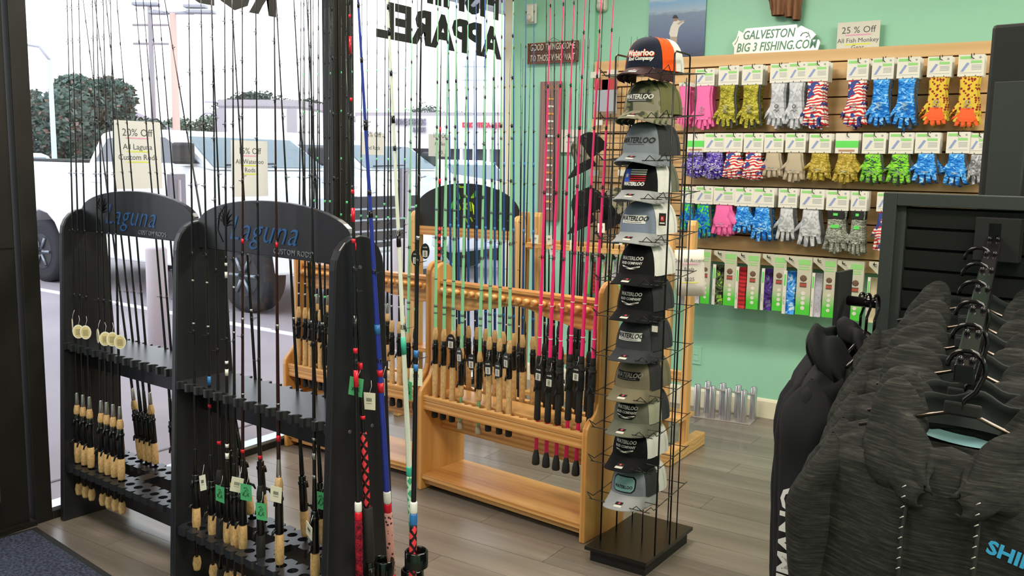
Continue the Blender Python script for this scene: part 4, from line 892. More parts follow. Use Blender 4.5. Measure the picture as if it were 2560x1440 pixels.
def cap(label, z, front, mesh_, brim, logo=None, dy=0, dx=0, under=None, rz=0, loc=None, group=None, sc=1, white_tag=True, nlogo=True):
    L = loc if loc else TC+V((dx, dy-.005, z))
    t = thing('baseball_cap', label, 'cap', L, Tz+rz if not loc else rz, group); t.scale = (sc, sc, sc)
    f = MB().grid(lambda u, v: crown(v, -FR+2*FR*u), 14, 8).build('front_panel', front, t); f.scale = (1, 1, 1)
    MB().grid(lambda u, v: crown(v, FR+(2*math.pi-2*FR)*u), 20, 8).build('mesh_back', mesh_, t)
    MB().tube([crown(1, 0, 0)[:2]+(CH-.002,), (0, 0, CH+.004)], [.008, .005], 8).build('button', front, t)
    s = MB()
    for ph in (-FR, FR): s.tube([crown(v/8, ph, .0012) for v in range(9)], .0009, 4, 0, False)
    s.build('seam', mesh_, t)
    def br(u, v, off=0):
        ph = (-1+2*u)*R_(66); b0 = V(crown(0, ph)); c = math.cos(ph*1.0/ (66/66)); ext = .088*max(0, 1-(abs(-1+2*u))**2.6)**.55
        x = b0.x*(1+.02*v); y = b0.y-ext*v; q = (-1+2*u)
        return x, y, .004+off-.020*q*q*(.4+.6*v)-.030*v+.006
    MB().grid(lambda u, v: br(u, v), 20, 6).grid(lambda u, v: br(u, 1-v, -.003), 20, 6).grid(lambda u, v: br(u, 1, -.003*v), 20, 1).build('brim', brim, t)
    if white_tag:
        MB().add([(lambda p: (p[0], p[1], p[2]+.0012))(br(u, v)) for u, v in ((.5, .62), (.64, .62), (.64, .84), (.5, .84))], [(0, 1, 2, 3), (3, 2, 1, 0)]).build('size_sticker', PAPER, t)
        MB().add([(lambda p: (p[0], p[1], p[2]+.0018))(br(u, v)) for u, v in ((.5, .50), (.64, .50), (.64, .70), (.5, .70))], [(0, 1, 2, 3), (3, 2, 1, 0)]).build('brand_sticker', FOAM, t)
        MB().add([(lambda p: (p[0], p[1], p[2]+.0022))(br(u, v)) for u, v in ((.555, .53), (.59, .53), (.59, .64), (.555, .64))], [(0, 1, 2, 3), (3, 2, 1, 0)]).build('sticker_dot', mat('sticker_pink', 'd84a5a', .5), t)
    if logo: logo(t)
    return t
def fabric(n, c, **k): return mat(n, c, .85, spec=.2, var=.06, vs=200, bm=.25, bs=900, **k)
NAVY = fabric('cap_navy', '1d2233'); ORG = fabric('cap_orange', 'ff5a1c'); GRYC = fabric('cap_grey', '7e858c'); BLC = fabric('cap_black', '131315'); WHC = fabric('cap_white', 'e0dfda'); CHC = fabric('cap_charcoal', '3a3c40')
TAN = fabric('cap_olive_tan', '77705a'); OLV = fabric('cap_olive_grey', '6a6c5e'); KHK = fabric('cap_khaki', '6b6a45'); BLUG = fabric('cap_blue_grey', '7c8799'); LG = fabric('cap_light_grey', '9b9d9f'); BRW = fabric('cap_brim_brown', '3a2526')
CAMO = camo('cap_camo', ['3f4236', '6d6f4c', '8b8574', '8b8574'], 26, (1, 1, 1), .85, .6, 0)
WT = mat('embroidery_white', 'e6e4de', .7); BT = mat('embroidery_black', '141414', .7)
def L_word(col, patch=None, z=.052, size=.0245, w=.047):
    def f(t):
        if patch: surf_patch('logo_patch', patch, t, -w, w, z-.010, z+.021)
        surf_text('logo_lettering', 'WATERLOO', size, col, t, 0, z, .18, .0006, .80, 1)
        surf_patch('logo_underline', col, t, -w+.008, w-.012, z-.006, z-.0045, .003)
    return f
def L_hex(t):
    surf_patch('logo_patch', BLC, t, -.040, .040, .022, .082, cut=.55)
    surf_text('logo_lettering', 'WATERLOO', .0185, WT, t, 0, .060, .0, .0005, .84); surf_text('logo_lettering', 'ROD COMPANY', .0135, WT, t, 0, .044, .0, .0003, .84)
    m = MB()
    for s in (-1, 1): m.add([(x, crown_y(x, z, .003), z) for x, z in ((s*.036, .039), (s*.036, .035), (s*.012, .0265), (0, .0255), (0, .031), (s*.012, .0335))], [(0, 1, 2, 3, 4, 5)])
    m.build('logo_chevron', WT, t)
def L_first(t):
    surf_text('logo_lettering', 'Waterloo', .032, WT, t, 0, .050, 0, .001, .82); surf_text('logo_shadow', 'Waterloo', .032, ORG, t, .0012, .0485, 0, .0018, .82).location = (0, .0006, 0)
    surf_text('logo_lettering', 'Rod Company', .019, WT, t, .004, .034, .2, .0008, .85)
def L_flag(t):
    surf_patch('flag_blue', mat('flag_blue', '2a52c8', .7), t, -.046, -.018, .040, .086)
    st = mat('flag_red', 'c8202c', .7)
    for k in range(6): surf_patch('flag_stripe', WT if k < 3 else st, t, -.017, .042, .0815-k*.008, .086-k*.008, .0022)
    m = MB(); P = []
    for k in range(10): a = math.pi/2+k*math.pi/5; r_ = .011 if k % 2 == 0 else .0045; x = -.032+r_*math.cos(a); z = .063+r_*math.sin(a); P.append((x, crown_y(x, z, .003), z))
    m.add(P, [tuple(range(10))]).build('flag_star', WT, t); surf_text('logo_lettering', 'WATERLOO', .018, WT, t, -.004, .026, .3, .0008, .85)
def L_teal(t):
    surf_patch('patch_border', BLC, t, -.047, .047, .020, .082, .0016, .4); surf_patch('patch_teal', mat('patch_teal', '7fb0ae', .7), t, -.043, .043, .024, .078, .0024, .4)
    m = MB(); m.add([(x, crown_y(x, z, .0032), z) for x, z in ((-.028, .048), (.018, .048), (-.012, .072))], [(0, 1, 2)]).build('patch_sail', mat('patch_orange', 'e06038', .7), t)
    surf_text('logo_lettering', 'WATERLOO', .016, BT, t, 0, .036, 0, .0006, .85)
STKS = [
 ('navy trucker cap with orange mesh back on the top tier of the tower', NAVY, ORG, BRW, L_first, WHC),
 ('green camouflage cap with dark letter patch, second tier from the top', CAMO, KHK, CAMO, L_word(WT, mat('patch_charcoal', '2e2f30', .8)), KHK),
 ('grey cap with black lettering and dark mesh, third tier from the top', GRYC, mat('cap_dark_mesh', '2f3032', .9, var=.2, vs=300), GRYC, L_word(BT, None, .045, .029), CHC),
 ('black and white cap with star and stripes flag, fourth tier from the top', BLC, WHC, LG, L_flag, OLV),
 ('blue grey cap with white mesh and white letter patch, fifth tier from the top', BLUG, WHC, LG, L_word(BT, WT), WHC),
 ('black cap with white mesh and hexagon patch, sixth tier from the top', BLC, WHC, BLC, L_hex, WHC),
 ('all black cap with hexagon patch, seventh tier from the top', BLC, mat('cap_black_mesh', '2a2a2d', .9, var=.3, vs=300), BLC, L_hex, CHC),
 ('charcoal cap with white letter patch and barcode tag, eighth tier from the top', CHC, mat('cap_black_mesh', '2a2a2d', .9), CHC, L_word(BT, WT), CHC),
 ('olive tan cap with black letter patch, ninth tier from the top', TAN, mat('cap_black_mesh', '2a2a2d', .9), TAN, L_word(mat('patch_grey_letters', '8d8a80', .7), BLC), TAN),
 ('olive cap with pale mesh and hexagon patch, tenth tier from the top', OLV, fabric('cap_stone', 'a3a48f'), OLV, L_hex, CHC),
 ('black cap with bright white mesh and hexagon patch, eleventh tier from the top', BLC, WHC, BLC, L_hex, WHC),
 ('grey cap with teal and orange patch on the lowest tier', GRYC, mat('cap_dark_mesh', '2f3032', .9), LG, L_teal, WHC)]
for i, (lb, fr, me_, br_, lg, bk_) in enumerate(STKS):
    z = TIERZ[i]+.016
    cap(lb, z, fr, me_, br_, lg, dy=-.055)
    for j in (1, 2):
        cap('%s cap tucked behind the %s' % ('second' if j == 1 else 'rearmost', lb.split(',')[0].split(' on the')[0]), z+.001*j, fr, bk_ if j == 2 else me_, br_, None, dy=-.055+.036*j, dx=.006*j, white_tag=False, group='nested caps on the tower')
def htag(P, lb, c1, red):
    t = thing('cap_tag', lb, 'price tag', P, Tz); MB().box(-.014, .014, -.0006, .0006, -.024, .022).build('card', FOAM, t)
    if red: MB().box(-.007, .007, -.0012, -.0006, -.007, .011).build('red_square', mat('tag_red', 'c8202c', .6), t); text('tag_letter', 'R', .014, WT, t, (0, -.0014, -.002)); MB().box(-.010, .010, -.0012, -.0006, -.017, -.012).build('white_bar', PAPER, t)
    else: MB().box(-.012, .012, -.0012, -.0006, -.006, .017).build('white_sticker', PAPER, t)
htag(onY(1656, 548, TC.y-.12), 'black hang tag with red letter square on the blue grey cap', 0, True)
htag(onY(1637, 826, TC.y-.13), 'black hang tag with white sticker on the charcoal cap', 0, False)
# ================= WALL GOODS =================
GP = {
 'pink': stripes('glove_pink', 'e8509a', 'f57fb8', 70, 6), 'olive': camo('glove_olive', ['6d6a22', '9a9430', 'b5ab3c', 'c6bf62'], 34, (1, 1, 1.8)), 'white': camo('glove_white', ['a9adb5', 'c2c6cd', 'd2d5da'], 24),
 'flag': stripes('glove_flag', 'c8262a', 'ebe4dc', 16, 9, 'Z', .7, '2f3f86'), 'blue': camo('glove_blue', ['1560b8', '2a86dd', '5aaaf0', 'a8d4f5'], 26, (1, 1, 2.2)), 'leopard': spots('glove_leopard', 'd8b83a', '8c1f18', 62, .40),
 'purple': camo('glove_purple', ['2a1a6a', '5a3ab8', '8e88b0', 'c4c4cc'], 40, (1, 1, 2)), 'tan': mat('glove_tan', 'b5a68e', .85), 'gold': camo('glove_gold', ['8c7a2c', 'b59c3c', 'cdbb6c'], 40, (1, 1, 2)), 'green': camo('glove_green', ['3c4a44', '5fb82c', '9be03a', '6a7a72'], 26, (1, 1, 2)),
 'grey': camo('glove_grey', ['6a6c70', '9a9ca0', 'c8cace'], 36), 'teal': camo('glove_teal', ['1450a8', '1a7ad0', '3cae4a', '6ad45a'], 26), 'lgrey': camo('glove_light_grey', ['a2a6aa', 'c2c5c8', 'd0d2d6'], 24), 'heath': camo('glove_heather', ['55584e', '8c9084', 'b8baae'], 60, (1, 1, 3))}
DGR = mat('glove_dark_palm', '4d4c4e', .85); CARD = mat('pack_card', 'dedbd0', .6); GREEN_P = mat('card_green_print', '8fcf7c', .6); GREEN_S = mat('card_green_band', '5fd35a', .6); GRP = mat('card_grey_print', '9aa0a4', .6); BLP = mat('card_blue_print', '8a9ac8', .6)
GM = {}
def flat(pts, w, d, n=8): return pts, w, d
def ftube(m, secs, n=10, mi=0, sm=True):
    """closed tube of flat elliptical sections: (centre, half width vector, half depth)"""
    vs = []; fs = []
    for c, hw, hd in secs:
        c = V(c); hw = V(hw)
        for k in range(n): a = 2*math.pi*k/n; vs.append(c+hw*math.cos(a)+V((0, hd*math.sin(a), 0)))
    for i in range(len(secs)-1):
        for k in range(n): q = (k+1) % n; fs.append((i*n+k, i*n+q, (i+1)*n+q, (i+1)*n+k))
    fs += [tuple(range(n)), tuple(reversed(range((len(secs)-1)*n, len(secs)*n)))]
    m.add(vs, fs, mi, sm)
def glove_mesh(kind, seed):
    k = (kind, seed)
    if k in GM: return GM[k]
    rnd = random.Random(seed+3); m = MB(); fl_ = rnd.choice((-1, -1, 1)) if kind != 'long' else -1
    # unit glove: width ~1 (palm), height 1 from z=0 (top) to z=-1
    if kind in ('long', 'full'):
        ftube(m, [((0, 0, 0), (.40, 0, 0), .05), ((0, 0, -.02), (.42, 0, 0), .08), ((-.01, 0, -.2), (.38, 0, 0), .10), ((0, 0, -.38), (.40, 0, 0), .12), ((0, 0, -.55), (.47, 0, 0), .13), ((0.02, 0, -.70), (.50, 0, 0), .12), ((.03, 0, -.75), (.48, 0, 0), .08)]); f0, fe = -.72, (-.93 if kind == 'long' else -1.0)
        ftube(m, [((fl_*.25, 0, -.45), (.1, 0, .14), .10), ((fl_*.50, 0, -.60), (.07, 0, .10), .09), ((fl_*.70, .02, -.70), (.055, 0, .075), .07)], 8)
    else:
        ftube(m, [((0, 0, 0), (.33, 0, 0), .05), ((0, 0, -.04), (.36, 0, 0), .10), ((0, 0, -.22), (.38, 0, 0), .13), ((0, 0, -.45), (.48, 0, 0), .15), ((.02, 0, -.62), (.50, 0, 0), .13), ((.02, 0, -.68), (.47, 0, 0), .08)]); f0, fe = -.62, -.95
        ftube(m, [((fl_*.28, 0, -.30), (.1, 0, .16), .12), ((fl_*.52, 0, -.44), (.08, 0, .12), .11), ((fl_*.70, .02, -.54), (.06, 0, .08), .08)], 8)
    for i in range(4):
        x = -.36+i*.24; sp_ = (i-1.5)*.07+rnd.uniform(-.03, .03); e = fe+.05*abs(i-1.3)+rnd.uniform(-.02, .03)
        ftube(m, [((x, 0, f0+.03), (.115, 0, 0), .09), ((x+sp_*.5, -.02, (f0+e)/2), (.108, 0, 0), .095), ((x+sp_, -.01+rnd.uniform(-.03, .05), e), (.095, 0, 0), .075), ((x+sp_, 0, e-.012), (.07, 0, 0), .05)], 8)
    GM[k] = m; return m
def put_glove(t, kind, seed, mt, w, h, dz, dy, nm='glove', x=0):
    src = glove_mesh(kind, seed); q = MB(); q.v = [(vx*w, vy*w*.55, vz*h) for vx, vy, vz in src.v]; q.f = src.f; q.m = src.m; q.s = src.s
    key = ('g', kind, seed, mt.name, round(w, 4), round(h, 4))
    if key not in GM: GM[key] = q.mesh('glove', mt)
    return link(nm, GM[key], t, (x, dy, dz))
def glove_pack(label, P0, P1, gb, kind, pat, seed, dy, group, cardkind=0, simple=False, lean=0):
    """card corners P0 (top left) P1 (bottom right) on its plane; gb = bottom height of glove"""
    w = P1.x-P0.x; h = P0.z-P1.z; cx = (P0.x+P1.x)/2
    t = thing('glove_pack', label, 'gloves', (cx, P0.y+dy, P1.z), R_(lean), group)
    c = MB().box(-w/2, w/2, -.001, .001, 0, h).build('header_card', CARD, t)
    if not simple:
        if cardkind == 1: MB().box(-w/2, w/2, -.0018, -.001, h*.28, h*.62).build('green_band', GREEN_S, c); MB().box(-w*.35, w*.35, -.0018, -.001, h*.08, h*.18).build('colour_marks', mat('colour_marks', 'b08a6c', .6), c)
        else:
            m = MB(); m.box(-w*.44, -w*.02, -.0018, -.001, h*.80, h*.93).box(-w*.02, w*.40, -.0018, -.001, h*.60, h*.72); m.build('green_print', GREEN_P, c)
            m = MB()
            for k in range(4): m.box(w*.02, w*.40, -.0018, -.001, h*(.30+k*.065), h*(.325+k*.065))
            m.box(-w*.42, w*.42, -.0018, -.001, h*.15, h*.165); m.build('grey_print', GRP, c); MB().tube([(w*.33, -.0008, h*.86), (w*.33, -.002, h*.86)], w*.05, 8).build('grey_dot', GRP, c)
            MB().add([(-w*.40, -.0018, h*.22), (-w*.28, -.0018, h*.22), (-w*.06, -.0018, h*.60), (-w*.16, -.0018, h*.64)], [(0, 1, 2, 3)]).build('arm_picture', BLP, c)
        MB().tube([(-.002, -.003, h*1.04), (0, -.006, h*.86), (w*.1, -.012, h*.80)], .0022, 6).build('hang_hook', WIRE, t)
        MB().tube([(-w*.2, 0, .006), (-w*.2, -.006, -.006)], .002, 5).tube([(w*.2, 0, .006), (w*.2, -.006, -.006)], .002, 5).build('card_clips', WIRE, t)
    gh = P1.z-gb; gw = w*.92
    g = put_glove(t, kind, seed, GP[pat], gw, gh, -.002, -.010)
    if not simple:
        put_glove(t, kind, seed+5, DGR if pat in ('blue', 'olive', 'grey', 'lgrey', 'green', 'teal') else GP[pat], gw*.96, gh*1.03, -.002, .004, 'second_glove', gw*.10)
        z = -gh*.5
        m = MB(); ring = [(math.cos(2*math.pi*k/10)*gw*.10, -.010-gw*.055*1.62, z+math.sin(2*math.pi*k/10)*gw*.10) for k in range(11)]
        if kind == 'long': m.tube(ring, .0022, 4, 0, False)
        m.tube([(-gw*.16, -.010-gw*.09, z-gh*.09), (-gw*.05, -.010-gw*.095, z-gh*.07), (gw*.03, -.010-gw*.095, z-gh*.11), (gw*.16, -.010-gw*.09, z-gh*.08)], .0024, 4)
        m.build('logo_print', GRP if pat != 'white' else mat('dark_print', '54565c', .7), g)
        if pat == 'leopard': put_glove(t, 'short', seed, mat('glove_orange', 'f0602a', .8), gw*1.02, gh*.40, -gh*.60, -.012, 'orange_finger_layer').scale = (.9, 1, 1)
    if kind == 'full': MB().box(-gw*.40, gw*.40, -.010-gw*.08, .004, -gh*.2, 0).build('black_cuff', FOAM, t, bevel=.004); MB().box(-gw*.12, gw*.10, -.012-gw*.085, -.008-gw*.08, -gh*.12, -gh*.06).build('green_mark', GREEN_S, t); MB().box(-gw*.2, gw*.2, -.012-gw*.085, -.008-gw*.07, -gh*.42, -gh*.34).build('green_mark', GREEN_S, t)
    return t
def c4(x, y): return 1680+x/3.122, 80+y/3.122
def c5(x, y): return 1680+x/3.428, 440+y/3.428
NM = {'pink': 'pink', 'olive': 'olive camouflage', 'white': 'pale white grey', 'flag': 'stars and stripes', 'blue': 'blue water pattern', 'leopard': 'orange and yellow spotted', 'purple': 'purple camouflage', 'tan': 'plain tan', 'gold': 'golden camouflage', 'green': 'neon green and grey', 'grey': 'grey camouflage', 'teal': 'green and blue', 'lgrey': 'light grey', 'heath': 'grey heather full finger'}
def row(rows, cv, kind, rowname, n=3, Yf=WY-.235):
    seen = {}; tot = {}
    for r_ in rows: tot[r_[5]] = tot.get(r_[5], 0)+1
    for i, r_ in enumerate(rows):
        x0, y0, x1, y1, gb, pat = r_[:6]; kd = r_[6] if len(r_) > 6 else kind; ck = r_[7] if len(r_) > 7 else 0
        P0 = onY(*cv(x0, y0), Yf); P1 = onY(*cv(x1, y1), Yf); P1.z = (P1.z+onY(*cv(x0, y1+3), Yf).z)/2; gz = onY(*cv((x0+x1)/2, gb), Yf).z
        seen[pat] = seen.get(pat, 0)+1; q = '' if tot[pat] == 1 else ', %s of %s from the left' % (('left one', 'right one', 'third')[seen[pat]-1] if tot[pat] == 2 else ORD[seen[pat]-1], 'two' if tot[pat] == 2 else str(tot[pat]))
        cx = (P0.x+P1.x)/2; wallhook(cx+.01, P0.z-.012, SY-.036-Yf-.002)
        lr = '' if tot[pat] == 1 else ('left ', 'right ')[seen[pat]-1]
        lb = '%s%s glove pack, front one on its hook, %s' % (lr, NM[pat], rowname)
        glove_pack(lb, P0, P1, gz, kd, pat, i, 0, None, ck, lean=RNG.uniform(-5, 5))
        for j in range(1, n): glove_pack('%s%s glove pack, %s one on its hook, %s' % (lr, NM[pat], ('', 'middle', 'rear')[j], rowname), P0, P1, gz-.006*j, kd, pat, i+j*7, .045*j, 'glove packs hanging behind the front ones', 0, True, RNG.uniform(-6, 6))
row([(55, 395, 150, 420, 755, 'pink'), (185, 290, 330, 418, 770, 'pink'), (365, 268, 520, 412, 765, 'olive'), (550, 260, 705, 410, 765, 'olive'), (772, 250, 905, 395, 760, 'white'), (912, 240, 1050, 388, 770, 'white'), (1052, 235, 1215, 383, 770, 'flag'), (1372, 215, 1530, 372, 765, 'flag'), (1566, 205, 1728, 366, 760, 'blue'), (1762, 200, 1930, 358, 770, 'blue'), (2000, 194, 2178, 348, 740, 'leopard'), (2240, 180, 2430, 343, 752, 'leopard')], c4, 'long', 'top row of wall')
row([(112, 795, 255, 935, 1140, 'purple', 'short', 1), (258, 790, 408, 935, 1150, 'purple'), (413, 790, 547, 935, 1150, 'flag'), (562, 790, 712, 938, 1160, 'flag'), (722, 792, 868, 938, 1140, 'tan'), (890, 790, 1040, 938, 1175, 'tan'), (1075, 793, 1240, 942, 1165, 'gold'), (1280, 790, 1452, 945, 1185, 'gold', 'short', 1), (1490, 787, 1665, 948, 1190, 'green'), (1700, 785, 1880, 948, 1195, 'green'), (1905, 785, 2085, 945, 1190, 'blue'), (2148, 780, 2320, 945, 1210, 'blue'), (2325, 790, 2470, 950, 1195, 'grey')], c4, 'short', 'second row of wall')
row([(90, 90, 197, 230, 480, 'teal'), (203, 85, 350, 240, 545, 'teal'), (358, 92, 535, 245, 520, 'pink'), (543, 97, 692, 258, 500, 'blue'), (698, 100, 875, 265, 570, 'blue'), (918, 105, 1070, 270, 570, 'lgrey'), (1103, 112, 1300, 283, 620, 'lgrey'), (1328, 122, 1512, 295, 650, 'heath', 'full'), (1540, 128, 1665, 298, 675, 'heath', 'full'), (1760, 138, 1900, 305, 670, 'flag')], c5, 'short', 'third row of wall')
# bottom row: long neck gaiter packs
GG = [('green and black', camo('gaiter_green', ['1c1c1e', '4c5a3c', '8cc63c'], 20)), ('red', stripes('gaiter_red', '8c1018', 'c82028', 12, 6)), ('purple', camo('gaiter_purple', ['2a1c3c', '4a2f86', '6a6a80'], 20)), ('bright blue', camo('gaiter_blue', ['1a66c8', '4a9ae8', 'c8e0f2'], 18)), ('white scale', spots('gaiter_scale', 'b4b2be', '8a8894', 110, .3)), ('light blue', camo('gaiter_sky', ['5aa8d0', '7cc0e0', '9ad2e8'], 22)), ('beige', mat('gaiter_beige', 'c6b896', .85)), ('grey', mat('gaiter_grey', '77797c', .85))]
m_, nt_, b_ = base('gaiter_board'); sz = nt_.nodes.new('ShaderNodeSeparateXYZ'); tc_ = nt_.nodes.new('ShaderNodeTexCoord'); nt_.links.new(tc_.outputs['Object'], sz.inputs[0])
nt_.links.new(ramp(nt_, sz.outputs[2], [(.05, '4fc93c'), (.13, 'c3c2ae')]), b_.inputs['Base Color']); b_.inputs['Roughness'].default_value = .5; GBD = m_
def gaiter(label, x0, y0, x1, y1, cm, grp=None, dy=0, cnt=1, cv=c5, simple=False):
    Yf = WY-.20+dy; A = onY(*cv(x1, y0), Yf); B = onY(*cv(x1, y1), Yf); Cc = onY(*cv(x0, y0), Yf); w = A.x-Cc.x; h = A.z-B.z
    t = thing('neck_gaiter_pack', label, 'neck gaiter', (Cc.x, Yf, B.z), RNG.uniform(-.05, .05), grp)
    xb = w*.48
    MB().prism([(xb, 0), (w, 0), (w, h), (0, h), (0, h*.93), (xb, h*.78)], -.001, .001).build('printed_board', GBD, t)
    if not simple:
        m = MB(); m.box(xb*1.05, w*.95, -.002, -.001, h*.86, h*.95); m.box(xb*1.1, w*.9, -.002, -.001, h*.78, h*.80); m.box(xb*1.1, w*.9, -.002, -.001, h*.82, h*.835); m.build('green_print', GREEN_P, t)
        m = MB(); m.ball((w*.72, -.001, h*.63), w*.13, 8, 0, (1, .08, 1)).box(w*.60, w*.84, -.003, -.001, h*.48, h*.56); m.build('masked_head_picture', mat('picture_brown', '6a5040', .7), t)
        MB().box(w*.60, w*.84, -.0038, -.0028, h*.50, h*.535).build('picture_red', mat('picture_red', 'b5483c', .7), t)
        m = MB()
        for k in range(4): m.tube([(w*.74, -.0025, h*(.12+.085*k)), (w*.74, -.001, h*(.12+.085*k))], w*.075, 12)
        m.build('round_icons', PAPER, t)
        MB().box(0, w*.13, -.006, .002, -h*.01, h*.74).build('side_strip', CARD, t); MB().box(w*.03, w*.09, -.0066, -.006, h*.48, h*.68).build('strip_green', GREEN_S, t)
        text('strip_lettering', 'UPF 50+', w*.09, GRP, t, (w*.085, -.0068, h*.15), (R_(90), R_(-90), 0), al='LEFT', ex=.0003)
    q = MB(); ftube(q, [((w*.30, -.006, -h*.005), (w*.15, 0, 0), .006), ((w*.30, -.008, h*.1), (w*.165, 0, 0), .012), ((w*.29, -.008, h*.3), (w*.15, 0, 0), .010), ((w*.31, -.008, h*.5), (w*.165, 0, 0), .013), ((w*.30, -.006, h*.74), (w*.15, 0, 0), .006)], 10); q.build('folded_gaiter', cm, t)
    MB().tube([(w*.18, -.002, h*.965), (w*.26, -.01, h*.93), (w*.36, -.014, h*.92)], .002, 5).build('hang_hook', WIRE, t)
    return t
gl = [(75, 625, 235, 1110, 7), (190, 632, 335, 1100, 4), (362, 650, 560, 1117, 0), (560, 665, 757, 1150, 1), (780, 680, 985, 1165, 2), (968, 698, 1205, 1200, 3), (1212, 712, 1415, 1222, 4), (1420, 735, 1650, 1250, 5), (1690, 745, 1880, 1270, 6)]
for i, (x0, y0, x1, y1, k) in enumerate(gl):
    gaiter('%s neck gaiter on printed board, %s from left, bottom wall row' % (GG[k][0], ORD[i]), x0, y0, x1, y1, GG[k][1])
    gaiter('%s neck gaiter hanging directly behind the %s one, bottom wall row' % (GG[k][0], ORD[i]), x0+8, y0, x1+8, y1, GG[k][1], 'gaiter packs behind the front ones', .03, simple=True)
    P = onY(*c5(x0+60, y0+18), WY-.2); wallhook(P.x, P.z, .16)
for i, (x0, k) in enumerate(((1480, 1), (1507, 6), (1533, 4), (1560, 3), (1452, 7))):
    gaiter('%s neck gaiter seen between rods left of the cap tower, %s there' % (GG[k][0], ORD[i]), x0, 628, x0+24, 735, GG[k][1], cv=lambda x, y: (x, y)); P = onY(x0+9, 640, WY-.2); wallhook(P.x, P.z-.012, .16)
# ---- left end of the slat wall: grid panel, cap hooks, sleeves ----
t = thing('wire_grid_panel', 'black wire grid panel hung on the left end of the slat wall', 'grid')
ga, gb_ = onY(1500, 330, SY-.08), onY(1600, 560, SY-.08); m = MB(); k = 0
while ga.x+k*.075 < gb_.x+.35: m.tube([(ga.x+k*.075, SY-.08, 1.10), (ga.x+k*.075, SY-.08, 2.06)], .0026, 5); k += 1
xe = ga.x+(k-1)*.075
for z in [1.10+.075*i for i in range(13)]: m.tube([(ga.x, SY-.085, z), (xe, SY-.085, z)], .0026, 5)
m.build('grid_wires', WIRE, t)
for k in range(3): MB().tube([(ga.x+.1+k*.15, SY-.08, 2.04), (ga.x+.1+k*.15, SY-.036, 2.06)], .004, 6).build('clip', WIRE, t)
def wcap(px, py, Y, f, b_, br_, lb, tg=False):
    P = onY(px, py, Y); t = cap(lb, 0, f, b_, br_, None, loc=P+V((-.03, 0, -.07)), rz=R_(35), white_tag=False, sc=1.2); t.rotation_euler = (R_(35), R_(-8), R_(-40))
    return t
wcap(1492, 362, WY-.30, CAMO, BLC, BLC, 'dark camouflage cap hanging on the wall hook left of the tower')
wcap(1492, 500, WY-.30, BLC, BLC, BLC, 'black cap hanging lower left of the tower with a small white label')
wcap(1560, 500, WY-.22, BLC, CAMO, BLC, 'black cap with camouflage back half hidden behind the tower')
def cardthing(name, lb, cat, px0, py0, px1, py1, Y, m0, extra=()):
    a = onY(px0, py0, Y); b_ = onY(px1, py1, Y); w = b_.x-a.x; h = a.z-b_.z
    t = thing(name, lb, cat, (a.x+w/2, Y, b_.z+h/2)); MB().box(-w/2, w/2, -.001, .001, -h/2, h/2).build('sheet', m0, t)
    for nm, mt, u0, u1, v0, v1 in extra: MB().box(-w/2+w*u0, -w/2+w*u1, -.0022, -.001, -h/2+h*v0, -h/2+h*v1).build(nm, mt, t)
    return t
REDC = mat('card_red', 'b83a3c', .6)
cardthing('sleeve_pack', 'grey fabric pack with red and white header at left end of slat wall', 'clothing pack', 1487, 200, 1541, 278, WY-.2, mat('grey_sleeve_fabric', 'a3a7b0', .85), (('red_header', REDC, 0, 1, .68, 1), ('white_label', PAPER, .34, .66, .68, 1), ('glove_icon', BT, .42, .58, .78, .90)))
for i, (a0, b0, a1, b1) in enumerate(((1477, 180, 1500, 194), (1518, 175, 1545, 192), (1518, 270, 1542, 284), (1490, 300, 1506, 313), (1565, 304, 1588, 315), (1472, 425, 1496, 440), (1545, 424, 1568, 440))):
    cardthing('price_label', 'small white shelf price label on the slat wall left of the tower, %s of seven' % ORD[i], 'label', a0, b0, a1, b1, SY-.092, PAPER)['group'] = 'price labels on the slat wall'
# ---- things on the mint wall ----
Yp = WY-.063
t = cardthing('motion_sensor', 'white motion sensor high on the wall beside the window', 'sensor', 1317, 11, 1341, 58, Yp-.03, mat('sensor_white', 'e4dfcf', .5))
MB().box(-.03, .03, -.03, .03, -.06, .06).build('housing', mat('sensor_white', 'e4dfcf', .5), t, bevel=.012); MB().ball((0, -.03, -.03), .026, 10).build('lens', mat('lens_white', 'd5d0c4', .3), t)
P = onY(1506, 5, WY-.03); t = thing('motion_sensor', 'second white sensor at the top edge above the slat wall', 'sensor', P)
MB().box(-.033, .033, -.03, .03, -.06, .08).build('housing', mat('sensor_white', 'e4dfcf', .5), t, bevel=.02); MB().ball((0, -.03, -.03), .026, 10).build('lens', mat('lens_white', 'd5d0c4', .3), t)
a = onY(1324, 110, Yp); b_ = onY(1447, 160, Yp); w, h = b_.x-a.x, a.z-b_.z; h = onY(1324, 110, Yp).z-onY(1324, 161, Yp).z
BRWN = wood('dark_sign_wood', '4a2f22', '5d3c2c', '6e4a36', 0, 2)
t = thing('wooden_sign', 'brown wooden sign reading Good Things Come To Those Who Wait', 'sign', ((a.x+b_.x)/2, Yp-.012, a.z-h/2))
MB().box(-w/2, w/2, -.008, .008, -h/2, h/2).build('board', BRWN, t, bevel=.002)
fr = MB(); e = .007
fr.box(-w/2, w/2, -.012, -.006, h/2-e, h/2).box(-w/2, w/2, -.012, -.006, -h/2, -h/2+e).box(-w/2, -w/2+e, -.012, -.006, -h/2, h/2).box(w/2-e, w/2, -.012, -.006, -h/2, h/2); fr.build('border', mat('reddish_edge', '8a4a34', .6), t)
HW_ = mat('hand_painted_white', 'd8cfc0', .7)
for s, z in (('GOOD THINGS COME', .018), ('TO THOSE WHO WAIT', -.055)):
    o = text('painted_lettering', s, .062, HW_, t, (0, -.0125, z), shear=.12, bold=.0008); xs = [v.co.x for v in o.data.vertices]; o.scale.x = w*.90/(max(xs)-min(xs))
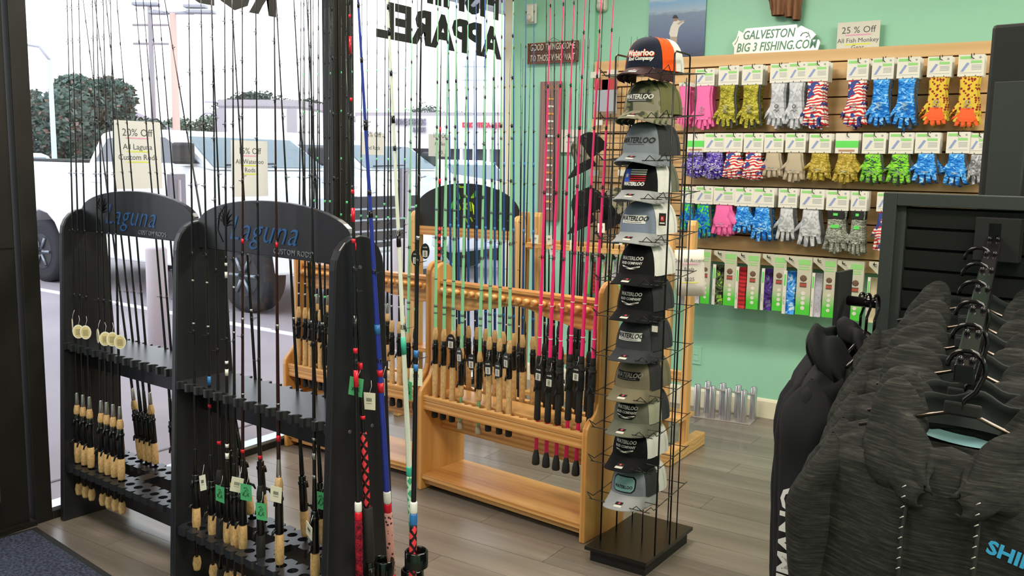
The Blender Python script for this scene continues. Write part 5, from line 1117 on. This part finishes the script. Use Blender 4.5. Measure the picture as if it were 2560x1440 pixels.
MB().tube([(-.06, 0, h/2), (0, 0, h/2+.03), (.06, 0, h/2)], .0015, 5).build('hanging_wire', WIRE, t)
a = onY(1356, 205, Yp); b_ = onY(1397, 552, Yp); w, h = b_.x-a.x+.01, a.z-b_.z
t = thing('lure_board', 'tall narrow pinkish brown wooden board with small lures and plates in a column', 'wall plaque', ((a.x+b_.x)/2, Yp-.012, (a.z+b_.z)/2))
MB().box(-w/2, w/2, -.01, .01, -h/2, h/2).build('board', wood('rosy_board', '765248', '876257', '967064', 2, 1), t, bevel=.003)
text('carved_heading', 'FISHING', .036, mat('tan_letters', 'c08a5c', .7), t, (0, -.0105, h/2-.055), sx=.9)
for k in range(16):
    z = h/2-.12-k*(h-.2)/15; c_ = ('d8a860', 'e8e2d2', 'e8a050', 'f0eee8', 'c8a090', 'd8dce6', 'e8b880', 'c0b8b8')[k % 8]
    MB().ball((0, -.014, z), .022, 8, 0, (1.15, .35, .42)).box(.022, .032, -.016, -.012, z-.006, z+.006).build('lure', mat('lure_'+c_, c_, .4), t)
cardthing('paper_sign', 'white paper sign on the mint wall beside the lure board', 'sign', 1404, 324, 1468, 381, Yp-.01, PAPER, (('printed_line', GRP, .3, .7, .62, .68), ('printed_line', GRP, .2, .8, .42, .48), ('printed_line', GRP, .4, .6, .15, .22)))
# poster
a = onY(1627, -60, WY-.01); b_ = onY(1760, 143, WY-.01); w, h = b_.x-a.x, onY(1690, -60, WY-.01).z-onY(1690, 143, WY-.01).z
t = thing('fishing_poster', 'poster of an angler in white shirt and dark hat holding a fish by blue water', 'poster', ((a.x+b_.x)/2, WY-.012, b_.z+h/2))
m_, nt_, b2 = base('poster_print'); sz = nt_.nodes.new('ShaderNodeSeparateXYZ'); tc_ = nt_.nodes.new('ShaderNodeTexCoord'); nt_.links.new(tc_.outputs['Object'], sz.inputs[0])
mr = nt_.nodes.new('ShaderNodeMapRange'); mr.inputs[1].default_value = -h/2; mr.inputs[2].default_value = h/2; nt_.links.new(sz.outputs[2], mr.inputs[0])
n_ = noi(nt_, coords(nt_, (3, 3, 14)), 5, 4); ad = nt_.nodes.new('ShaderNodeMath'); ad.operation = 'MULTIPLY_ADD'; ad.inputs[1].default_value = .10; nt_.links.new(n_, ad.inputs[0]); nt_.links.new(mr.outputs[0], ad.inputs[2])
nt_.links.new(ramp(nt_, ad.outputs[0], [(.05, '4a5068'), (.3, '6b7898'), (.60, '8496b0'), (.64, 'a8bcd0'), (.75, '8ab4dc'), (.85, 'dfe4ea'), (1, 'cfd4dc')]), b2.inputs['Base Color']); b2.inputs['Roughness'].default_value = .3
MB().box(-w/2, w/2, -.004, .004, -h/2, h/2).build('print', m_, t)
def shp(nm, P, c_, y=-.005): MB().add([(x, y, z) for x, z in P], [tuple(range(len(P)))]).build(nm, mat('poster_'+c_, c_, .5), t)
def pp(x, y): q = onY(x, y, WY-.015); return q.x-t.location.x, q.z-t.location.z
shp('printed_shirt', [pp(*q) for q in ((1676, 92), (1693, 92), (1697, 70), (1703, 62), (1712, 55), (1700, 52), (1693, 50), (1684, 54), (1677, 68), (1673, 84))], 'e4ded6')
shp('printed_trousers', [pp(*q) for q in ((1676, 92), (1693, 92), (1692, 118), (1672, 118))], 'b5a594')
shp('printed_face', [pp(*q) for q in ((1684, 53), (1693, 53), (1695, 45), (1684, 45))], 'a8806c', -.0055)
shp('printed_hat', [pp(*q) for q in ((1681, 46), (1697, 46), (1692, 38), (1685, 38))], '3c4046', -.006)
shp('printed_fish', [pp(*q) for q in ((1693, 60), (1704, 51), (1714, 50), (1708, 55), (1697, 62))], 'b9aea2', -.0065)
# driftwood
P = onY(1960, 5, WY-.05); t = thing('driftwood_piece', 'weathered brown driftwood piece at the top of the mint wall', 'driftwood', P)
DW1 = wood('driftwood', '5a3722', '7c5034', '96694a', 2, .8, .8)
def dw(x0, x1, z1, s):
    def f(u, v):
        a = 2*math.pi*u; n = noise.noise(V((math.cos(a)*1.5+s, math.sin(a)*1.5, v*5))); w_ = (x1-x0)/2*(1-.45*v**2)*(1+.25*n)
        return ((x0+x1)/2+w_*math.cos(a)+.02*v*s*.3, .035*math.sin(a)*(1+.4*n), .14-(z1+.14)*v)
    return f
q = MB().grid(dw(-.105, .035, .075, 1), 18, 10).grid(dw(.03, .105, .11, 2.2), 14, 10).grid(dw(-.03, .06, .09, 4.1), 12, 8); q.build('gnarled_wood', DW1, t)
# cut metal sign on top of the slat wall
a = onY(1828, 138, WY-.06); w = onY(2048, 138, WY-.06).x-a.x; zt = 2.235
t = thing('cut_metal_sign', 'brushed metal sign cut with Galveston Big 3 Fishing letters on the slat wall', 'sign', (a.x, WY-.055, zt), 0, rot=(R_(-3), 0, 0))
MET = mat('brushed_aluminium', 'd2cfc4', .35, .6)
zz = lambda py: onY(1940, py, WY-.055).z-zt
P_ = [(.03, 0), (.98, 0), (1.0, .20), (.985, .29), (.90, .30), (.95, .43), (.90, .55), (.85, .60), (.78, .70), (.74, .63), (.73, .74), (.15, .72), (.12, .60), (.07, .68), (.045, .45), (0, .33), (.03, .20)]
S_ = .208
MB().prism([(x*w, z*S_*1.02) for x, z in P_], -.003, .003).build('plate', MET, t)
LETT = mat('cutout_shadow_mint', '5f8f7c', .6)
for s, z, x0, x1 in (('GALVESTON', .088, .13, .72), ('BIG 3 FISHING.COM', .016, .06, .97)):
    o = text('cut_out_lettering', s, .073, LETT, t, (x0*w, -.004, z), shear=.2, bold=.0012, al='LEFT'); xs = [v.co.x for v in o.data.vertices]; o.scale.x = (x1-x0)*w/(max(xs)-min(xs)); o.location.x = x0*w-min(xs)*o.scale.x
MB().tube([(.78*w, -.004, .088), (.80*w, -.004, .104), (.84*w, -.004, .108), (.88*w, -.004, .09), (.84*w, -.004, .08)], .0035, 5).tube([(.03*w, -.004, .06), (.06*w, -.004, .085), (.07*w, -.004, .11)], .002, 5).tube([(.86*w, -.004, .112), (.89*w, -.004, .07)], .002, 5).build('fish_cut_lines', LETT, t)
a = onY(2095, 57, WY-.05); b_ = onY(2202, 50, WY-.05); w = b_.x-a.x; h = b_.z-2.20
t = thing('paper_sign', 'white paper sign reading 25 % Off All Fish Monkey Gear above the slat wall', 'sign', ((a.x+b_.x)/2, WY-.05, 2.20))
MB().box(-w/2, w/2, -.001, .001, 0, h).build('sheet', PAPER, t)
for s, f, sz_, hl in (('25 % Off', .66, .052, PINK_L), ('All Fish Monkey', .38, .035, YEL_L), ('Gear', .17, .035, None)):
    text('printed_line', s, sz_, INK, t, (0, -.0015, h*f), ex=.0002)
    if hl: MB().box(-w*.3, w*.3, -.0016, -.001, h*f-.014, h*f-.007).build('highlighter_line', hl, t)
# ================= ALUMINIUM ROD HOLDER =================
A = onZ(1735, 1040); Bq = onZ(1860, 1058); D_ = (Bq-A).normalized(); rz = math.atan2(D_.y, D_.x)
t = thing('tube_rod_holder', 'low clear holder with eight aluminium tubes by the back wall', 'rod holder', ((A.x+Bq.x)/2, (A.y+Bq.y)/2+.05, 0), rz)
L_ = (Bq-A).length; AL = mat('aluminium_tube', 'c6c3cc', .28, .85)
MB().box(-L_/2-.03, L_/2+.04, -.08, .085, 0, .006).build('base_plate', mat('clear_grey_base', '9c9490', .2), t, bevel=.002)
for i in range(4):
    for y_, dx_ in ((-.055, 0), (.055, .035)):
        x = -L_/2+.012+i*L_/3.25+dx_; q = MB(); q._lathe([(.0195, .006), (.0205, .01), (.0205, .205), (.019, .207), (.0175, .2), (.0175, .02)], 18, 0, (0, 0, 0), True); q.build('tube', AL, t, (x, y_, 0))
MB().box(-L_/2-.01, L_/2+.03, .02, .05, .165, .172).build('cross_plate', mat('clear_grey_base', '9c9490', .2), t)
# ================= DARK SLAT FIXTURE AND HOODIES =================
PU = V((.990, -.139, 0)).normalized(); PN = V((-PU.y*-1, -PU.x, 0)); PN = V((PU.y, -PU.x, 0)); prz = math.atan2(PU.y, PU.x)
P0 = V((-.505, 2.55, 0)); GM1 = mat('charcoal_fixture_frame', '343a38', .5, .2); GM2 = mat('dark_louver', '1b1d1c', .45, .2)
t = thing('slat_display_panel', 'dark charcoal louvred display panel behind the hanging hoodies', 'display', P0, prz)
MB().box(0, .035, -.03, .03, 0, 1.495).build('frame_post', GM1, t, bevel=.002); MB().box(.035, 1.45, -.03, .03, 1.462, 1.495).build('top_frame', GM1, t, bevel=.002)
MB().box(.035, .056, -.015, .03, 0, 1.462).build('inner_post', GM1, t); MB().box(1.45, 1.53, -.03, .03, 0, 1.495).build('frame_post', GM1, t)
i = 0; z = 1.455
while z > .1:
    MB().prism([(-.012, z), (.004, z), (.012, z-.040), (-.006, z-.046)], .056, 1.45, 'x').build('louver', GM2, t); z -= .0535
MB().box(.056, 1.45, .012, .02, .05, 1.46).build('back_sheet', mat('near_black', '0e0f0f', .8), t)
# tall fixtures behind
q = onP(2480, 62, P0+V((.5, .9, 0)), PN); t = thing('tall_black_cabinet', 'tall matte black cabinet pair at the right edge behind the louvred panel', 'cabinet', (q.x, q.y, 0), prz)
MB().box(0, .24, -.0, .3, 0, q.z).build('cabinet_side', BLACK, t, bevel=.012); MB().box(.245, 1.2, -.01, .3, 0, q.z+.005).build('cabinet_side', BLACK, t, bevel=.008)
q = onP(2487, 205, P0+V((.35, .45, 0)), PN); t = thing('grey_end_panel', 'narrow dark grey upright board at the right edge', 'panel', (q.x, q.y, 0), prz)
MB().box(0, .092, 0, .02, 0, q.z).build('board', GM1, t, bevel=.002)
q = onP(2548, 420, P0+V((.35, .45, 0)), PN); t = thing('folded_shirt_bag', 'pale plastic bag edge at the far right edge', 'bag', (q.x+.03, q.y+.02, q.z), prz)
MB().ball((.03, .02, -.05), .05, 10, 0, (.6, .5, 1.7)).build('bag', mat('pale_grey_plastic', '8d9088', .4), t)
# waterfall arm with hangers
A0 = onP(2486, 592, P0+PN*.05, PN); A1 = V((-.165, 1.60, 0)); r_ = ray(2412, 915); hh = math.hypot(r_.x, r_.y); A1 = CP+r_*(1.62/hh)
t = thing('waterfall_arm', 'glossy black sloping display arm on a square plate carrying hangers', 'display arm', A0, prz)
Lm = lambda p: Matrix.Rotation(-prz, 3, 'Z') @ (p-A0)
e = Lm(A1); GLB = mat('gloss_black_metal', '161316', .14, .2)
MB().box(-.045, .055, .0, .035, -.06, .045).build('mount_plate', mat('near_black', '0e0f0f', .5), t, bevel=.002)
mm = MB(); w_ = .0165
for s in (0,): mm.add([(-w_, 0, 0), (w_, 0, 0), (w_, 0, -.03), (-w_, 0, -.03), (e.x-w_, e.y, e.z), (e.x+w_, e.y, e.z), (e.x+w_, e.y, e.z-.03), (e.x-w_, e.y, e.z-.03)], [(0, 1, 5, 4), (1, 2, 6, 5), (2, 3, 7, 6), (3, 0, 4, 7), (4, 5, 6, 7), (3, 2, 1, 0)])
mm.build('arm_bar', GLB, t, bevel=.003)
MB().box(-w_, w_, .0, .03, -.03, .035).build('arm_bracket', GLB, t, bevel=.003)
for k in range(7):
    c = e*(k/6.4+.04); MB().ball((c.x-.008, c.y, c.z+.003), .006, 8).ball((c.x+.010, c.y, c.z+.003), .006, 8).build('stud', GLB, t)
HT = []
def heather(name, a_, b_, c_):
    m, nt, b = base(name); f = noi(nt, coords(nt, (18, 18, 300)), 1.0, 5, .2, .75); nt.links.new(ramp(nt, f, [(.30, a_), (.52, b_), (.75, c_)]), b.inputs['Base Color'])
    b.inputs['Roughness'].default_value = .95; b.inputs['Specular IOR Level'].default_value = .15; bump(nt, b, noi(nt, coords(nt, (1, 1, 1)), 14, 3), .5, .02); return m
HFAB = heather('heather_fleece', '181918', '2b2c2a', '474740'); LIN = mat('dark_lining', '1a211f', .9); BLF = mat('black_jersey', '17181b', .85, bm=.2, bs=30, spec=.25)
def sm(x): return x*x*(3-2*x)
def hoodie(label, C, s=1., full=False, fab=HFAB, seed=0, hood=True):
    """C = neck point (hanger centre) at the shoulders; local +x along hanger, -y is the front"""
    t = thing('hoodie', label, 'hoodie', C, prz, None if full else 'heather hoodies on the arm'); rnd = random.Random(seed)
    W2 = .25
    def body(u, v):   # u around, v down
        a = 2*math.pi*u; z = -.045-.62*v
        wx = W2*(.30+.70*sm(min(1, v/.10))) if v < .10 else W2*(1+.10*(v-.1)); dp = .032+.034*sm(min(1, v/.25))
        q = sm(min(1, v/.10)); zz_ = -.03-.072*abs(math.cos(a))*q-.74*max(0, v-.1)
        if v < .12: zz_ -= .115*max(0, -math.sin(a))**1.5*(1-min(1, v/.12))
        n = noise.noise(V((math.cos(a)*2.2+seed*3.1, v*3, math.sin(a))))*.016
        return (wx*math.cos(a), dp*math.sin(a)+n*(v > .05), zz_)
    MB().grid(body, 40, 26).build('torso', fab, t)
    def slv(sg):
        def f(u, v):
            a = 2*math.pi*u; cx = sg*(W2-.035+.030*sm(min(1, v/.2))-.012*v); cz = -.088-.64*v; r_x = .044-.010*v+.006*math.sin(v*9+seed); r_y = .062-.018*v
            nn = noise.noise(V((a, v*5+seed, sg)))*.012; tp = math.sin(min(1, v/.12)*math.pi/2)
            return (cx+(r_x+nn)*math.cos(a)*(.06+.94*tp), (r_y+nn)*math.sin(a)*(.06+.94*tp)-.005, cz+.012*(1-tp)-.02*math.cos(a)*sg*tp*(1-v))
        return f
    for sg in (-1, 1): MB().grid(slv(sg), 20, 22).build('sleeve', fab, t)
    # hood: two draped front lapels and a collapsed back
    def lap(sg):
        def f(u, v):
            # v 0 at back of neck -> 1 at front V ; u across the roll
            a = -math.pi*.5+math.pi*1.5*u; th = math.pi*.10+math.pi*.40*v; R_x = .115-.065*v**1.6; cy = .05-.125*v; cz = -.022-.100*v**1.4
            rr = .040+.020*math.sin(v*3.1)-.014*v; rr *= 1-.6*v**5; fold = .007*math.sin(u*13+seed)+.008*math.sin(v*15+u*4+seed)
            cx = sg*(R_x*math.sin(math.pi*(.30+.56*v))+.004); return (cx+(rr+fold)*math.cos(a)*sg*.9, cy+(rr*.55)*math.sin(a)*.8-.01, cz+(rr+fold)*math.sin(a)*1.25)
        return f
    if hood:
        for sg in (-1, 1): MB().grid(lap(sg), 22, 22).build('hood_lapel', fab, t, solid=.004)
        MB().grid(lambda u, v: ((u-.5)*.20*(1-.25*v), .055+.030*math.sin(math.pi*u)+.01*math.sin(v*7), .0-.13*v+.02*math.sin(math.pi*u)+.006*math.sin(u*15)), 18, 10).build('hood_back', LIN, t, solid=.004)
    if full:
        MB().grid(lambda u, v: ((u-.5)*.13, .035+.012*math.sin(math.pi*u)-.008*v, -.048-.016*v+.010*(2*u-1)**2), 10, 2).build('neck_tape', mat('pale_teal_tape', '8fc0c6', .6), t)
        MB().grid(lambda u, v: ((u-.5)*.12*(1-.85*v), .030-.06*v, -.064-.075*v), 6, 6).build('inner_yoke', fab, t)
        text('size_lettering', 'SHIMANO', .019, mat('label_white', 'c8c8c8', .6), t, (.006, .014, -.088), (R_(55), 0, 0), sx=1.15, bold=.0006)
        text('care_lettering', 'MADE IN\nCHINA', .006, mat('label_white', 'c8c8c8', .6), t, (.006, .004, -.099), (R_(55), 0, 0))
        q_ = Matrix.Rotation(-prz, 3, 'Z') @ (onP(2463, 1385, C+PN*.079, PN)-C); text('chest_lettering', 'SHIMANO', .031, mat('sky_blue_print', '36a3d8', .6), t, (q_.x, -.079, q_.z+.004), (R_(90), R_(11), 0), bold=.0010, al='LEFT', sx=1.1)
    if True:
        rp = mat('drawcord_black', '1b1c1b', .8); WF = mat('cord_fleck', 'b8b8b0', .8)
        for x in ((-.055, .055) if full else ()):
            m = MB(); m.tube([(x, -.062, -.12), (x*1.05, -.078, -.2), (x*1.03, -.083, -.35), (x, -.084, -.52)], .0035, 6)
            for k in range(22): z = -.12-k*.018; m.tube([(x*1.04-.003, -.0875, z), (x*1.04+.003, -.0885, z+.005)], .0009, 4, 1)
            m.build('drawcord', [rp, WF], t)
    return t
def hanger(label, C, c, k):
    """wire shoulders and hook; C neck point, c bar point above it (world)"""
    t = thing('clothes_hanger', label, 'hanger', C, prz, None if k == 0 else 'black hangers on the sloping arm'); r_ = Matrix.Rotation(-prz, 3, 'Z') @ (c-C); hz = r_.z+.006
    R0 = .030
    pts = [(0, 0, .0), (.002, 0, .018), (.018, 0, .034)]+[(R0*math.cos(a)+.0, 0, hz-R0+R0*math.sin(a)) for a in [R_(-20+i*20) for i in range(11)]]
    if hz < .09: pts = [(0, 0, 0), (.026, 0, hz*.35)]+[(R0*math.cos(a), 0, hz-R0+R0*math.sin(a)) for a in [R_(i*20) for i in range(10)]]
    MB().tube(pts, .0042, 8).build('hook', GLB, t)
    MB().box(-.03, .03, -.004, .004, -.012, .012).build('hub', mat('near_black', '0e0f0f', .5), t, bevel=.004)
    MB().tube([(-.17, 0, -.060), (0, 0, .0), (.17, 0, -.060)], .0038, 8).build('shoulder_bar', mat('dark_chrome', '6b6058', .18, .9), t)
    MB().tube([(.165, 0, -.058), (.178, 0, -.066), (.172, 0, -.074)], .006, 6).build('end_tip', GLB, t)
    return t
for k in reversed(range(6)):
    f = (6-k)/6.4+.0; c = A0.lerp(A1, f); C = c+V((0, 0, -.125 if k else -.095))+PU*(-.01*k*.5)+PN*.0
    nm = ('front', 'second', 'third', 'fourth', 'fifth', 'rearmost')[k]
    hanger('black hanger holding the %s heather hoodie on the sloping arm' % nm, C, c, k)
    hoodie('dark grey heather hoodie, %s on the sloping arm%s' % (nm, ' with light blue chest print' if k == 0 else ''), C-V((0, 0, .008)), full=(k == 0), seed=k)
# black shirts on the far arm
q0 = P0+PU*(-.03)+V((0, 0, 0)); BD = PU*-1
for i, (px, py, dd) in enumerate(((2155, 745, 2.72), (2170, 748, 2.62), (2190, 752, 2.52))):
    r_ = ray(px, py); C = CP+r_*(dd/math.hypot(r_.x, r_.y))
    t = thing('clothes_hanger', 'black hanger with a black shirt left of the louvred panel, %s from the left' % ORD[i], 'hanger', C, prz+R_(90), 'hangers left of the louvred panel')
    MB().tube([(0, 0, -.09), (.0, 0, -.05), (.024, 0, -.025)]+[(.024*math.cos(a), 0, -.01+.024*math.sin(a)) for a in [R_(k*20) for k in range(9)]], .004, 8).build('hook', GLB, t)
    MB().tube([(-.17, 0, -.15), (0, 0, -.09), (.17, 0, -.15)], .005, 6).build('shoulder_bar', GLB, t)
    h = hoodie('x', C+V((0, 0, -.10))+PN*.03-PU*.06, fab=BLF, seed=20+i, hood=(i == 2)); h['label'] = ('black long sleeved shirt leftmost on the short rail', 'black long sleeved shirt in the middle of the short rail', 'black hooded shirt with white sleeve lettering beside the heather hoodies')[i]; h['category'] = 'shirt'; h.name = 'long_sleeved_shirt'; h['group'] = 'black shirts left of the heather hoodies'
    h.rotation_euler.z = prz+R_(90)
    if i == 2: text('sleeve_lettering', 'SHIMANO', .056, mat('print_white', 'dcdcdc', .7), h, (-.293, -.018, -.50), (0, R_(-90), 0), bold=.002, sx=1.3)
r_ = ray(2165, 745); C = CP+r_*(2.68/math.hypot(r_.x, r_.y)); t = thing('display_rail', 'short black rail with end plate carrying the black shirts', 'rail', C, prz)
MB().tube([(-.05, 0, -.012), (.12, 0, -.012)], .014, 10).build('rail', GLB, t); MB().box(-.07, -.06, -.05, .05, -.09, .07).build('end_plate', mat('near_black', '0e0f0f', .5), t)
